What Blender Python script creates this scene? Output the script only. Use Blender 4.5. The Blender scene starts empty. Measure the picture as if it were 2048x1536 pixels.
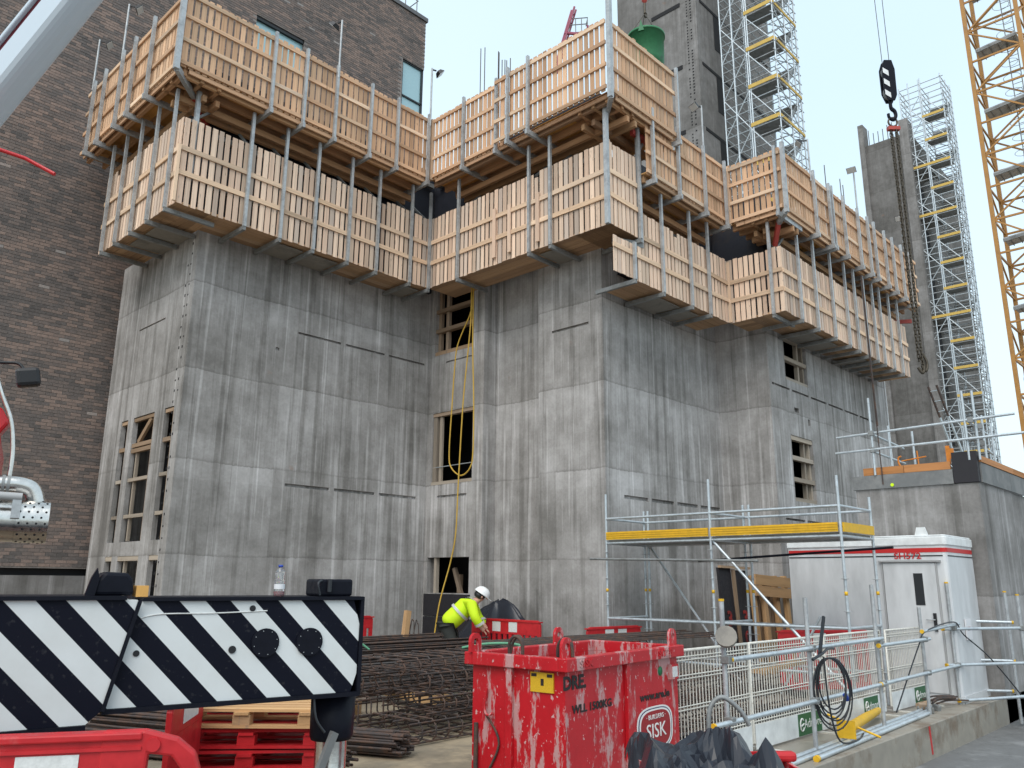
import bpy, bmesh, math, random
from mathutils import Vector, Matrix
random.seed(7)
sc = bpy.context.scene
col = sc.collection
R = math.radians
V = Vector

# ---------------------------------------------------------------- camera
cam_d = bpy.data.cameras.new('camera'); cam = bpy.data.objects.new('camera', cam_d); col.objects.link(cam)
cam_d.sensor_width = 36; cam_d.lens = 36*1620/2048; cam_d.clip_end = 3000; cam_d.clip_start = 0.1
YAW, PIT, ROL, EYE = 0.76044, 0.23977, 0.00727, 1.82
fw = V((math.cos(YAW)*math.cos(PIT), math.sin(YAW)*math.cos(PIT), math.sin(PIT)))
rt = V((math.sin(YAW), -math.cos(YAW), 0)); up = rt.cross(fw)
rt2 = rt*math.cos(ROL)+up*math.sin(ROL); up2 = -rt*math.sin(ROL)+up*math.cos(ROL)
m = Matrix((rt2, up2, -fw)).transposed().to_4x4(); m.translation = V((0, 0, EYE))
cam.matrix_world = m
sc.camera = cam
sc.cycles.max_bounces = 6; sc.cycles.diffuse_bounces = 3; sc.cycles.glossy_bounces = 3; sc.cycles.transmission_bounces = 4
sc.render.resolution_x = 1024; sc.render.resolution_y = 768

# ---------------------------------------------------------------- overcast sky and a very soft sun
SUN_EL, SUN_AZ = R(52), R(205)          # direction the light comes from, azimuth from +X towards +Y
w = bpy.data.worlds.new('World'); sc.world = w; w.use_nodes = True
nt = w.node_tree; nt.nodes.clear()
out = nt.nodes.new('ShaderNodeOutputWorld')
sky = nt.nodes.new('ShaderNodeTexSky'); sky.sky_type = 'NISHITA'; sky.sun_disc = False
sky.sun_elevation = SUN_EL; sky.sun_rotation = R(90)-SUN_AZ; sky.dust_density = 4; sky.air_density = 1.2
b1 = nt.nodes.new('ShaderNodeBackground'); b1.inputs['Strength'].default_value = 0.05
b2 = nt.nodes.new('ShaderNodeBackground'); b2.inputs['Strength'].default_value = 0.93
tc = nt.nodes.new('ShaderNodeTexCoord')
cn = nt.nodes.new('ShaderNodeTexNoise'); cn.inputs['Scale'].default_value = 1.6; cn.inputs['Detail'].default_value = 3
cr = nt.nodes.new('ShaderNodeValToRGB')
cr.color_ramp.elements[0].color = (.655, .825, .925, 1); cr.color_ramp.elements[0].position = .3
cr.color_ramp.elements[1].color = (.76, .90, .96, 1); cr.color_ramp.elements[1].position = .75
nt.links.new(tc.outputs['Generated'], cn.inputs['Vector']); nt.links.new(cn.outputs['Fac'], cr.inputs['Fac'])
nt.links.new(cr.outputs['Color'], b2.inputs['Color']); nt.links.new(sky.outputs['Color'], b1.inputs['Color'])
ad = nt.nodes.new('ShaderNodeAddShader')
nt.links.new(b1.outputs[0], ad.inputs[0]); nt.links.new(b2.outputs[0], ad.inputs[1]); nt.links.new(ad.outputs[0], out.inputs['Surface'])
sd = bpy.data.lights.new('sun', 'SUN'); sd.energy = 1.5; sd.angle = R(45); sd.color = (1, .97, .93)
so = bpy.data.objects.new('sun', sd); col.objects.link(so)
dirv = V((math.cos(SUN_AZ)*math.cos(SUN_EL), math.sin(SUN_AZ)*math.cos(SUN_EL), math.sin(SUN_EL)))
so.rotation_euler = (-dirv).to_track_quat('-Z', 'Y').to_euler()
so.location = dirv*60
vs = sc.view_settings
vs.view_transform = 'Standard'; vs.look = 'None'; vs.gamma = 1; vs.use_curve_mapping = False; vs.exposure = 0.18

# ---------------------------------------------------------------- material helpers
def mat(name, color=(.5, .5, .5), rough=.7, metal=0.0, spec=.4):
    mt = bpy.data.materials.new(name); mt.use_nodes = True
    bs = mt.node_tree.nodes['Principled BSDF']
    bs.inputs['Base Color'].default_value = (*color, 1); bs.inputs['Roughness'].default_value = rough
    bs.inputs['Metallic'].default_value = metal; bs.inputs['Specular IOR Level'].default_value = spec
    return mt
class NG:
    """small wrapper round a material's node tree"""
    def __init__(s, mt): s.t = mt.node_tree; s.b = s.t.nodes['Principled BSDF']
    def n(s, typ, **kw):
        x = s.t.nodes.new('ShaderNode'+typ)
        for k, v in kw.items(): setattr(x, k, v)
        return x
    def link(s, a, b): s.t.links.new(a, b)
    def put(s, sock, v):
        if hasattr(v, 'links') or hasattr(v, 'is_linked'): s.t.links.new(v, sock)
        else: sock.default_value = v
    def math(s, op, a, b=0.0, c=0.0):
        x = s.n('Math', operation=op)
        for i, v in enumerate((a, b, c)): s.put(x.inputs[i], v)
        return x.outputs[0]
    def comb(s, x, y, z):
        c = s.n('CombineXYZ')
        for i, v in enumerate((x, y, z)): s.put(c.inputs[i], v)
        return c.outputs[0]
    def sep(s, v):
        c = s.n('SeparateXYZ'); s.link(v, c.inputs[0]); return c.outputs
    def pos(s): return s.n('NewGeometry').outputs['Position']
    def obj(s): return s.n('TexCoord').outputs['Object']
    def rnd(s): return s.n('ObjectInfo').outputs['Random']
    def noise(s, vec, scale=1.0, detail=3.0, rough=.55):
        x = s.n('TexNoise'); s.link(vec, x.inputs['Vector'])
        x.inputs['Scale'].default_value = scale; x.inputs['Detail'].default_value = detail; x.inputs['Roughness'].default_value = rough
        return x.outputs['Fac']
    def white(s, vec):
        x = s.n('TexWhiteNoise'); s.link(vec, x.inputs['Vector']); return x.outputs['Value']
    def ramp(s, f, *stops, interp='LINEAR'):
        x = s.n('ValToRGB'); e = x.color_ramp.elements; x.color_ramp.interpolation = interp
        while len(e) < len(stops): e.new(.5)
        for el, (p, c) in zip(e, stops):
            el.position = p; el.color = (c, c, c, 1) if not hasattr(c, '__len__') else (*c, 1)
        s.link(f, x.inputs['Fac']); return x.outputs['Color']
    def mix(s, f, a, b, typ='MIX'):
        x = s.n('MixRGB', blend_type=typ)
        for i, v in enumerate((f, a, b)):
            if isinstance(v, tuple): v = (*v, 1)
            s.put(x.inputs[i], v)
        return x.outputs[0]
    def color(s, c): s.link(c, s.b.inputs['Base Color'])
    def bump(s, h, strength=.3, dist=.02):
        x = s.n('Bump'); x.inputs['Strength'].default_value = strength; x.inputs['Distance'].default_value = dist
        s.link(h, x.inputs['Height']); s.link(x.outputs[0], s.b.inputs['Normal'])

def concrete(name, bright=1.0, lift=1.92, z0=8.06, streak=1.0, bias=0.0, contrast=1.0):
    """board-marked in-situ concrete: ragged pour joints, pale laitance below them, panel tones, pale and dark runs"""
    mt = mat(name, rough=.88, spec=.2); g = NG(mt); P = g.pos(); x, y, z = g.sep(P)
    u = g.math('ADD', x, y)
    mul = lambda a, k: g.math('MULTIPLY', a, k)
    def n1(su, sz, off, d=3, r=.6): return g.noise(g.comb(mul(u, su), off, mul(z, sz)), 1, d, r)
    cen = lambda a, k: mul(g.math('SUBTRACT', a, .5), k)
    jag = g.math('ADD', cen(n1(.5, .0, 1.0, 2), .14), cen(n1(5.0, .0, 2.0, 4, .7), .13))
    q = g.math('DIVIDE', g.math('SUBTRACT', g.math('ADD', z, jag), z0-20*lift), lift)
    s = g.math('FRACT', q); bi = g.math('FLOOR', q)
    drip = g.math('ADD', cen(n1(1.6, .0, 5.0, 2), .7), cen(n1(11.0, .25, 6.0, 3), .8))
    lait = g.ramp(g.math('ADD', s, drip), (.50, 0), (.62, .75), (1.0, 1))
    pan = g.white(g.comb(g.math('FLOOR', g.math('DIVIDE', u, 1.22)), bi, 1.0))
    pan2 = g.white(g.comb(g.math('FLOOR', g.math('DIVIDE', u, 2.44)), g.math('FLOOR', g.math('DIVIDE', z, lift*.5)), 7.0))
    lt = g.ramp(n1(7.0, .16, 9.0, 3, .62), (.55, 0), (.62, .55), (.72, 1))
    lt2 = g.ramp(n1(24.0, .5, 3.0, 2, .5), (.62, 0), (.72, 1))
    dk = g.ramp(n1(4.2, .12, 14.0, 3, .62), (.53, 0), (.62, .8), (.7, 1))
    dk2 = g.ramp(n1(15.0, .3, 17.0, 3, .6), (.56, 0), (.68, 1))
    mo = g.noise(P, .45, 3, .62); mo2 = g.noise(P, 2.3, 5, .68); gr = g.noise(P, 19, 2, .6)
    v = g.math('ADD', .49+bias, mul(lait, .10*contrast))
    for t_, k in ((cen(pan, .16*contrast), 1), (cen(pan2, .06*contrast), 1), (mul(lt, .26*streak), 1), (mul(lt2, .11*streak), 1), (mul(dk, -.18*streak), 1), (mul(dk2, -.10*streak), 1), (cen(mo, .75*contrast), 1), (cen(mo2, .50), 1), (cen(gr, .16), 1)):
        v = g.math('ADD', v, t_)
    c = g.ramp(v, (0.0, tuple(bright*k for k in (.083, .082, .079))), (.28, tuple(bright*k for k in (.150, .149, .143))), (.52, tuple(bright*k for k in (.250, .250, .246))), (.78, tuple(bright*k for k in (.39, .394, .396))), (1, tuple(bright*k for k in (.54, .55, .56))))
    joint = g.ramp(g.math('ADD', s, cen(mo2, .03)), (0, 1), (.012, .8), (.03, 0), (1, 0))
    c = g.mix(mul(joint, .30), c, (.10, .098, .09))
    vj = g.ramp(g.math('FRACT', g.math('DIVIDE', u, 2.44)), (0, 1), (.004, 1), (.008, 0), (1, 0))
    c = g.mix(mul(vj, .35), c, (.12, .12, .115))
    rs = g.noise(g.comb(mul(x, .9), mul(y, .9), mul(z, 1.1)), 1, 4, .7)
    c = g.mix(g.ramp(rs, (.69, 0), (.78, .35)), c, (.30, .16, .09))
    c = g.mix(1.0, c, (1.03, .985, .965), 'MULTIPLY')
    g.color(c)
    g.bump(g.math('ADD', mul(gr, .35), mul(mo2, .5)), .3, .012)
    return mt

def wood(name, a, b, dirt=(.25, .2, .16), grey=.15):
    """sawn board: local Z is the grain; tone changes from board to board"""
    mt = mat(name, rough=.78, spec=.25); g = NG(mt); x, y, z = g.sep(g.obj()); r = g.rnd()
    o = g.math('MULTIPLY', r, 61.0)
    gn = g.noise(g.comb(g.math('ADD', g.math('MULTIPLY', x, 5.0), o), g.math('MULTIPLY', y, 2.0), g.math('ADD', g.math('MULTIPLY', z, 1.1), o)), 1, 5, .65)
    kn = g.noise(g.comb(g.math('ADD', g.math('MULTIPLY', x, 2.0), o), o, g.math('MULTIPLY', z, 7.0)), 1.2, 2)
    c = g.mix(r, a, b)
    c = g.mix(1.0, c, g.ramp(gn, (.3, .72), (.5, 1.0), (.7, 1.12)), 'MULTIPLY')
    c = g.mix(g.ramp(kn, (.68, 0), (.74, .55)), c, dirt)
    gg = g.math('FRACT', g.math('MULTIPLY', r, 17.3))
    c = g.mix(g.ramp(gg, (.82, 0), (.95, grey)), c, (.42, .39, .36))
    c = g.mix(1.0, c, g.ramp(g.math('FRACT', g.math('MULTIPLY', r, 7.7)), (0, .66), (.5, .95), (1, 1.12)), 'MULTIPLY')
    g.color(c); g.bump(gn, .2, .01)
    return mt

def worn(name, base, other, amt=.6, scale=3.0, rough=.5, metal=0.0, stretch=1.0, spec=.4):
    """paint or metal with scuffs of a second colour; stretch below 1 draws the scuffs out downwards"""
    mt = mat(name, base, rough, metal, spec); g = NG(mt); x, y, z = g.sep(g.pos())
    v = g.comb(x, y, g.math('MULTIPLY', z, stretch))
    n1 = g.noise(v, scale, 6, .7); n2 = g.noise(v, scale*5, 4, .6)
    c = g.mix(g.ramp(n1, (1-amt*.5-.12, 0), (1-amt*.5, .85)), base, other)
    c = g.mix(1.0, c, g.ramp(n2, (.25, .82), (.75, 1.12)), 'MULTIPLY')
    g.color(c); g.link(g.ramp(n2, (.3, rough*.8), (.7, min(1, rough*1.25))), g.b.inputs['Roughness'])
    g.bump(n2, .08, .01)
    return mt

M = {}
M['conc'] = concrete('concrete_core', 1.30, contrast=.85, streak=1.1)
M['conc_far'] = concrete('concrete_tower', .78, lift=3.57, z0=23.26, streak=.5, contrast=.7)
M['conc_dark'] = concrete('concrete_tower_dark', .72, lift=3.57, z0=21.0, streak=.3, bias=-.12, contrast=.6)
M['conc_pier'] = concrete('concrete_abutment', .95, lift=2.1, z0=3.72, streak=.8)
M['slab'] = worn('slab_concrete', (.30, .27, .225), (.17, .12, .08), .72, 1.1, .45)
M['road'] = worn('road_surface', (.15, .15, .15), (.24, .24, .24), .7, 1.3, .55)
M['dirt'] = worn('sandy_ground', (.33, .26, .175), (.20, .165, .12), .9, .9, .8)
M['wl'] = wood('pale_board', (.84, .64, .49), (.75, .54, .405), grey=.55)
M['wu'] = wood('orange_board', (.75, .50, .325), (.64, .39, .235), dirt=(.2, .10, .05), grey=.1)
M['wr'] = wood('rail_timber', (.82, .61, .44), (.74, .52, .35))
M['wd'] = wood('deck_board', (.52, .33, .19), (.40, .25, .15))
M['ply'] = wood('deck_plywood', (.72, .40, .12), (.58, .29, .09))
M['joist'] = wood('joist_timber', (.58, .35, .19), (.47, .26, .14))
M['trap'] = worn('grey_trap_plate', (.26, .24, .21), (.17, .16, .145), .7, 1.4, .8)
M['old'] = wood('weathered_timber', (.40, .27, .17), (.33, .24, .17))
M['oldpale'] = wood('concrete_stained_timber', (.42, .36, .29), (.36, .30, .24))
M['pallet'] = wood('pallet_timber', (.62, .38, .18), (.50, .30, .15))
M['galv'] = worn('galvanised_steel', (.46, .48, .49), (.33, .34, .35), .8, 3.5, .45, .35)
M['galvd'] = worn('dull_steel', (.27, .28, .28), (.19, .19, .18), .8, 3.5, .55, .3)
M['galvb'] = worn('bright_tube', (.55, .60, .63), (.40, .44, .47), .7, 3.0, .38, .5)
M['formwork'] = worn('dark_formwork', (.016, .019, .030), (.035, .030, .03), .7, 1.5, .6)
M['dark'] = mat('painted_shade', (.02, .02, .022), .9)  # near-black colour stands in for shade inside rooms, recesses and holes
M['redst'] = worn('red_steel', (.42, .06, .045), (.25, .12, .1), .5, 3, .5)
M['yellow'] = worn('yellow_toe_board', (.72, .42, .02), (.55, .33, .03), .5, 2, .5)
M['yellowf'] = worn('far_toe_board', (.62, .42, .10), (.5, .38, .16), .6, 2, .6)
M['capdark'] = worn('damp_capping', (.17, .175, .175), (.24, .24, .235), .8, 1.4, .8)
M['yellowc'] = worn('crane_yellow', (.45, .225, .06), (.31, .16, .065), .6, 1.0, .5)
M['black'] = worn('black_paint', (.008, .009, .015), (.03, .03, .035), .4, 4, .45, 0, 1.0, .12)
M['blackm'] = mat('black_plastic', (.015, .015, .017), .45)
M['white'] = worn('white_paint', (.74, .76, .76), (.60, .61, .60), .5, 1.2, .4)
M['hut'] = worn('hut_white', (.60, .61, .62), (.50, .50, .50), .6, .8, .45, stretch=.3)
M['hutgrey'] = mat('hut_grey_panel', (.36, .36, .36), .5)
M['redpl'] = worn('red_plastic', (.50, .018, .024), (.52, .13, .12), .45, 2.2, .42)
M['redcab'] = mat('cab_red', (.50, .02, .025), .25)
M['refl'] = worn('white_reflector', (.66, .67, .66), (.45, .45, .44), .4, 8, .35)
M['rust'] = worn('rusty_rebar', (.105, .062, .045), (.05, .045, .045), .9, 9, .75)
M['rebar'] = worn('grey_rebar', (.075, .068, .066), (.12, .07, .045), .7, 7, .65)
M['tarp'] = mat('black_sheet', (.018, .021, .030), .33)
M['wetblack'] = mat('cable_black', (.02, .023, .028), .4)
M['hivis'] = mat('hi_vis_yellow', (.62, .86, .015), .7)
M['silver'] = mat('silver_band', (.55, .56, .55), .4)
M['skin'] = mat('skin', (.55, .30, .22), .6)
M['trouser'] = mat('dark_trousers', (.035, .038, .035), .85)
M['helmet'] = mat('white_helmet', (.80, .81, .80), .3)
M['hose'] = mat('yellow_hose', (.60, .38, .06), .5)
M['green'] = worn('green_skip_paint', (.035, .19, .08), (.02, .09, .05), .6, 2, .5)
M['admore'] = mat('green_sign', (.025, .12, .045), .4)
M['mesh'] = worn('white_powder_coat', (.66, .64, .58), (.45, .40, .33), .6, 4, .45)
M['orange'] = worn('orange_clamp', (.72, .24, .03), (.5, .18, .05), .5, 4, .5)
M['ortim'] = wood('fresh_orange_timber', (.56, .25, .09), (.50, .22, .08))
M['chrome'] = worn('stainless_exhaust', (.62, .60, .57), (.42, .36, .30), .55, 5, .22, 1.0)
M['boom'] = mat('boom_silver_paint', (.62, .70, .77), .25, .15)
M['maroon'] = mat('boom_maroon', (.13, .015, .025), .35)
M['glass'] = mat('window_glass', (.35, .55, .60), .05, 0, .8)
M['frame'] = mat('window_frame', (.02, .022, .025), .4)
M['coping'] = mat('parapet_metal', (.12, .12, .125), .5)
M['plinth'] = concrete('plinth_concrete', .7, lift=1.5, z0=2.0)
M['chain'] = worn('chain_steel', (.10, .085, .065), (.06, .05, .04), .7, 9, .5, .5)
M['lampglass'] = mat('lamp_glass', (.75, .76, .74), .25)
M['white_rope'] = mat('rope', (.6, .56, .48), .8)
M['bluep'] = mat('blue_plastic', (.02, .06, .35), .4)
M['labelw'] = mat('white_label', (.7, .7, .72), .5)
M['cola'] = mat('red_drink', (.30, .02, .03), .2)
pet = mat('clear_bottle', (.85, .88, .9), .08); pet.node_tree.nodes['Principled BSDF'].inputs['Transmission Weight'].default_value = .85; M['pet'] = pet
M['mauve'] = mat('jib_red', (.30, .05, .10), .5)
M['textred'] = mat('red_lettering', (.50, .02, .02), .5)
M['textblack'] = mat('black_stencil', (.02, .015, .015), .6)
M['logored'] = mat('logo_red', (.30, .015, .02), .5)
M['logonavy'] = mat('logo_navy', (.03, .04, .10), .5)
M['logowhite'] = mat('logo_white', (.75, .74, .72), .5)
M['panelblk'] = worn('black_panel_face', (.022, .020, .024), (.06, .05, .05), .5, 3, .6)
M['panelred'] = worn('red_spray_digits', (.32, .03, .025), (.1, .02, .02), .8, 6, .7)
M['green_tape'] = mat('green_strap', (.12, .33, .20), .6)
M['greendot'] = mat('green_sticker', (.01, .16, .06), .5)
M['ylabel'] = worn('yellow_label', (.65, .40, .02), (.35, .25, .08), .4, 20, .5)

def brick_mat():
    mt = mat('brown_brick', rough=.85, spec=.2); g = NG(mt); x, y, z = g.sep(g.pos())
    row = g.math('FLOOR', g.math('DIVIDE', z, .08))
    uo = g.math('ADD', x, g.math('MULTIPLY', g.math('FRACT', g.math('MULTIPLY', row, .5)), .24))
    bx = g.math('FLOOR', g.math('DIVIDE', uo, .24))
    a = g.white(g.comb(bx, row, 0.0)); big = g.noise(g.comb(g.math('MULTIPLY', x, .35), 0.0, g.math('MULTIPLY', z, .9)), 1, 5, .65)
    f = g.math('ADD', g.math('MULTIPLY', a, .55), g.math('MULTIPLY', big, .9))
    c = g.ramp(f, (.32, (.098, .091, .088)), (.55, (.158, .138, .130)), (.8, (.21, .168, .150)), (.95, (.28, .21, .18)))
    c = g.mix(1.0, c, g.ramp(g.noise(g.pos(), 25, 4), (.25, .75), (.75, 1.2)), 'MULTIPLY')
    c = g.mix(g.ramp(g.white(g.comb(row, bx, 4.0)), (.992, 0), (.995, .5)), c, (.45, .42, .40))
    g.color(c); return mt
M['brick'] = brick_mat()
M['mortar'] = worn('mortar', (.30, .265, .245), (.21, .19, .18), .8, 2, .9)

def skip_mat():
    mt = mat('splashed_red_paint', rough=.38, spec=.4); g = NG(mt); x, y, z = g.sep(g.pos())
    u = g.math('ADD', x, g.math('MULTIPLY', y, -.9)); v = g.comb(g.math('MULTIPLY', u, 5.0), g.math('MULTIPLY', y, 3.0), g.math('MULTIPLY', z, 1.5))
    n1 = g.noise(v, 1, 8, .72); n2 = g.noise(g.pos(), 22, 3, .6); n3 = g.noise(g.comb(g.math('MULTIPLY', u, 2.1), 5.0, g.math('MULTIPLY', z, .35)), 1, 4, .6)
    n4 = g.noise(g.pos(), 5, 5, .7)
    c = g.mix(g.ramp(n4, (.3, 0), (.7, .8)), (.52, .012, .020), (.40, .010, .016))
    c = g.mix(g.ramp(n1, (.525, 0), (.565, .72)), c, (.50, .37, .36))
    c = g.mix(g.ramp(n2, (.655, 0), (.68, .75)), c, (.60, .45, .44))
    c = g.mix(g.ramp(n3, (.66, 0), (.72, .85)), c, (.50, .33, .20))
    g.color(c); g.bump(n1, .2, .01); return mt
M['skip'] = skip_mat()

def stripe_mat():
    mt = mat('hazard_stripes', rough=.5, spec=.1); g = NG(mt); x, y, z = g.sep(g.obj())
    f = g.math('FRACT', g.math('DIVIDE', g.math('ADD', g.math('ADD', x, g.math('MULTIPLY', z, .98)), 10.0*.288*2-.553), .288))
    k = g.ramp(f, (0, 0), (.01, 1), (.505, 1), (.515, 0))
    d = g.noise(g.pos(), 3, 5, .6); sp = g.noise(g.pos(), 30, 3)
    wcol = g.mix(g.ramp(d, (.4, 0), (.75, .35)), (.66, .69, .69), (.47, .47, .44))
    bcol = g.mix(g.ramp(sp, (.62, 0), (.7, .5)), (.006, .007, .014), (.04, .04, .045))
    g.color(g.mix(k, bcol, wcol)); return mt
M['stripe'] = stripe_mat()

# ---------------------------------------------------------------- mesh helpers
CUBE = {}
def unit_cube(mt):
    if mt not in CUBE:
        me = bpy.data.meshes.new('piece'); v = [(a, b, c) for a in (-.5, .5) for b in (-.5, .5) for c in (-.5, .5)]
        me.from_pydata(v, [], [(0, 1, 3, 2), (4, 6, 7, 5), (0, 4, 5, 1), (2, 3, 7, 6), (0, 2, 6, 4), (1, 5, 7, 3)])
        me.materials.append(M[mt]); CUBE[mt] = me
    return CUBE[mt]
def tag(o, label=None, cat=None, group=None, kind=None):
    for k, v in (('label', label), ('category', cat), ('group', group), ('kind', kind)):
        if v: o[k] = v
    return o
def thing(name, label, cat, loc=(0, 0, 0), rz=0.0, group=None):
    o = bpy.data.objects.new(name, None); o.empty_display_size = .2; col.objects.link(o)
    o.location = loc; o.rotation_euler = (0, 0, rz); tag(o, label, cat, group); return o
def basis(z, hint=V((0, 0, 1))):
    z = z.normalized()
    if abs(z.dot(hint)) > .98: hint = V((0, 1, 0))
    x = hint.cross(z).normalized(); y = z.cross(x); return x, y, z
def piece(name, mt, par, p, q, wx, wy, hint=(0, 0, 1), label=None):
    """a sawn or rolled piece from p to q (local Z along it); wx across, wy along the hint side. Coordinates in the parent's frame"""
    p, q = V(p), V(q); x, y, z = basis(q-p, V(hint)); L = (q-p).length
    o = bpy.data.objects.new(name, unit_cube(mt)); col.objects.link(o); o.parent = par
    mm = Matrix((x*wx, y*wy, z*L)).transposed().to_4x4(); mm.translation = (p+q)/2
    o.matrix_local = mm
    if label: o['label'] = label
    return o
class MB:
    def __init__(s): s.v = []; s.f = []; s.sm = []
    def _add(s, vs, fs, smooth=False):
        k = len(s.v); s.v += [tuple(a) for a in vs]
        for f in fs: s.f.append(tuple(i+k for i in f)); s.sm.append(smooth)
    def box(s, x0, x1, y0, y1, z0, z1):
        s._add([(a, b, c) for a in (x0, x1) for b in (y0, y1) for c in (z0, z1)], [(0, 1, 3, 2), (4, 6, 7, 5), (0, 4, 5, 1), (2, 3, 7, 6), (0, 2, 6, 4), (1, 5, 7, 3)]); return s
    def beam(s, p, q, w, h, hint=(0, 0, 1)):
        p, q = V(p), V(q); x, y, z = basis(q-p, V(hint)); x = x*w/2; y = y*h/2
        vs = [c+a*x+b*y for c in (p, q) for a, b in ((-1, -1), (1, -1), (1, 1), (-1, 1))]
        s._add(vs, [(3, 2, 1, 0), (4, 5, 6, 7)]+[(i, (i+1) % 4, (i+1) % 4+4, i+4) for i in range(4)]); return s
    def tube(s, pts, r, n=8, cap=True):
        pts = [V(p) for p in pts]; rings = []; px = None
        for i, p in enumerate(pts):
            a = pts[max(i-1, 0)]; b = pts[min(i+1, len(pts)-1)]; t = (b-a).normalized()
            if px is None: x, y, _ = basis(t)
            else:
                x = (px-t*px.dot(t)); x = x.normalized() if x.length > 1e-6 else basis(t)[0]; y = t.cross(x)
            px = x; rr = r[i] if hasattr(r, '__len__') else r
            rings.append([p+(x*math.cos(2*math.pi*k/n)+y*math.sin(2*math.pi*k/n))*rr for k in range(n)])
        vs = [v for rg in rings for v in rg]; fs = []
        for i in range(len(pts)-1):
            for k in range(n): fs.append((i*n+k, i*n+(k+1) % n, (i+1)*n+(k+1) % n, (i+1)*n+k))
        s._add(vs, fs, True)
        if cap:
            s._add(rings[0], [tuple(range(n))[::-1]]); s._add(rings[-1], [tuple(range(n))])
        return s
    def poly(s, pts, d):
        """flat outline pts extruded by vector d"""
        pts = [V(p) for p in pts]; n = len(pts); d = V(d)
        s._add(pts+[p+d for p in pts], [tuple(range(n))[::-1], tuple(range(n, 2*n))]+[(i, (i+1) % n, (i+1) % n+n, i+n) for i in range(n)]); return s
    def lathe(s, prof, c=(0, 0, 0), n=20):
        c = V(c); vs = [c+V((r*math.cos(2*math.pi*k/n), r*math.sin(2*math.pi*k/n), z)) for r, z in prof for k in range(n)]
        fs = [(i*n+k, i*n+(k+1) % n, (i+1)*n+(k+1) % n, (i+1)*n+k) for i in range(len(prof)-1) for k in range(n)]
        s._add(vs, fs, True); return s
    def build(s, name, mt, par=None, label=None, bevel=0.0):
        me = bpy.data.meshes.new(name); me.from_pydata(s.v, [], s.f); me.update()
        bm = bmesh.new(); bm.from_mesh(me); bmesh.ops.recalc_face_normals(bm, faces=bm.faces); bm.to_mesh(me); bm.free()
        me.polygons.foreach_set('use_smooth', s.sm)
        me.materials.append(M[mt] if isinstance(mt, str) else mt)
        o = bpy.data.objects.new(name, me); col.objects.link(o); o.parent = par
        if bevel:
            b = o.modifiers.new('bevel', 'BEVEL'); b.width = bevel; b.segments = 2; b.limit_method = 'ANGLE'
        if label: o['label'] = label
        return o
def text(name, s, size, mt, par, mw, depth=.002, bold=0.0, sx=1.0):
    """lettering as thin real geometry; mw maps text plane (x right, y up) into the parent's frame"""
    cu = bpy.data.curves.new(name, 'FONT'); cu.body = s; cu.size = size; cu.extrude = depth; cu.offset = bold
    cu.align_x = 'CENTER'; cu.align_y = 'CENTER'; cu.resolution_u = 3
    tmp = bpy.data.objects.new('tmp', cu); col.objects.link(tmp)
    me = bpy.data.meshes.new_from_object(tmp.evaluated_get(bpy.context.evaluated_depsgraph_get()))
    bpy.data.objects.remove(tmp); me.materials.clear(); me.materials.append(M[mt])
    if sx != 1.0:
        for v in me.vertices: v.co.x *= sx
    o = bpy.data.objects.new(name, me); col.objects.link(o); o.parent = par; o.matrix_local = mw; return o
def plane_mw(origin, xdir, updir):
    x = V(xdir).normalized(); u = V(updir).normalized(); n = x.cross(u)
    mm = Matrix((x, u, n)).transposed().to_4x4(); mm.translation = V(origin); return mm
def copy_tree(o, parent=None):
    c = o.copy(); col.objects.link(c); c.parent = parent
    for ch in list(o.children): copy_tree(ch, c)
    return c

# ================================================================ THE SETTING
ROADZ, SLAB = -.55, -.10
mb = MB(); mb.box(-900, 900, -900, 900, -1.2, -.60); tag(mb.build('ground', 'dirt'), kind='structure')
mb = MB(); mb.box(-40, 70, -40, 4.15, -.59, ROADZ); tag(mb.build('road', 'road'), kind='structure')
mb = MB(); mb.poly([(-12, 3.2, 0), (3.6, 3.2, 0), (4.6, 5.0, 0), (8.3, 6.2, 0), (8.3, 60, 0), (-12, 60, 0)], (0, 0, -.585)); tag(mb.build('site_ground', 'dirt'), kind='structure')
mb = MB(); mb.poly([(4.9, 4.15, SLAB), (60, 4.15, SLAB), (60, 40, SLAB), (8.31, 40, SLAB), (8.31, 6.1, SLAB)], (0, 0, -.48))
slab = tag(mb.build('concrete_slab', 'slab', bevel=.012), kind='structure')
mb = MB(); mb.poly([(12.93, 4.146, SLAB-.02), (12.99, 4.146, SLAB-.02), (13.02, 4.146, ROADZ+.06), (12.96, 4.146, ROADZ+.06)], (0, .003, 0))
mb.build('paint_mark', 'textred', slab)

# ================================================================ brick building behind
BY = 20.7; BX0, BX1, BZ0, BZ1 = 1.0, 16.9, 2.05, 22.35
bb = thing('brick_building', 'tall brown brick building behind the concrete core, with a corner window near its roof', 'building', (9, BY, 0))
def rel(par, x0, x1, y0, y1, z0, z1): return (x0-par.location.x, x1-par.location.x, y0-par.location.y, y1-par.location.y, z0-par.location.z, z1-par.location.z)
mb = MB()
WX0, WX1, WZ0, WZ1 = 15.9, 16.9, 18.3, 20.3      # corner window opening
VX0, VX1, VZ0, VZ1 = 10.2, 11.9, 17.6, 18.85      # window half hidden by the platform
fr = .012
for (x0, x1, z0, z1) in ((BX0, VX0, BZ0, BZ1), (VX0, VX1, BZ0, VZ0), (VX0, VX1, VZ1, BZ1), (VX1, WX0, BZ0, BZ1), (WX0, WX1, BZ0, WZ0), (WX0, WX1, WZ1, BZ1)):
    mb.box(*rel(bb, x0, x1, BY+fr, BY+.35, z0, z1))
mb.box(*rel(bb, BX1-.35, BX1, BY+.352, BY+12, BZ0, BZ1))
wall = mb.build('wall', 'mortar', bb)
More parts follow.
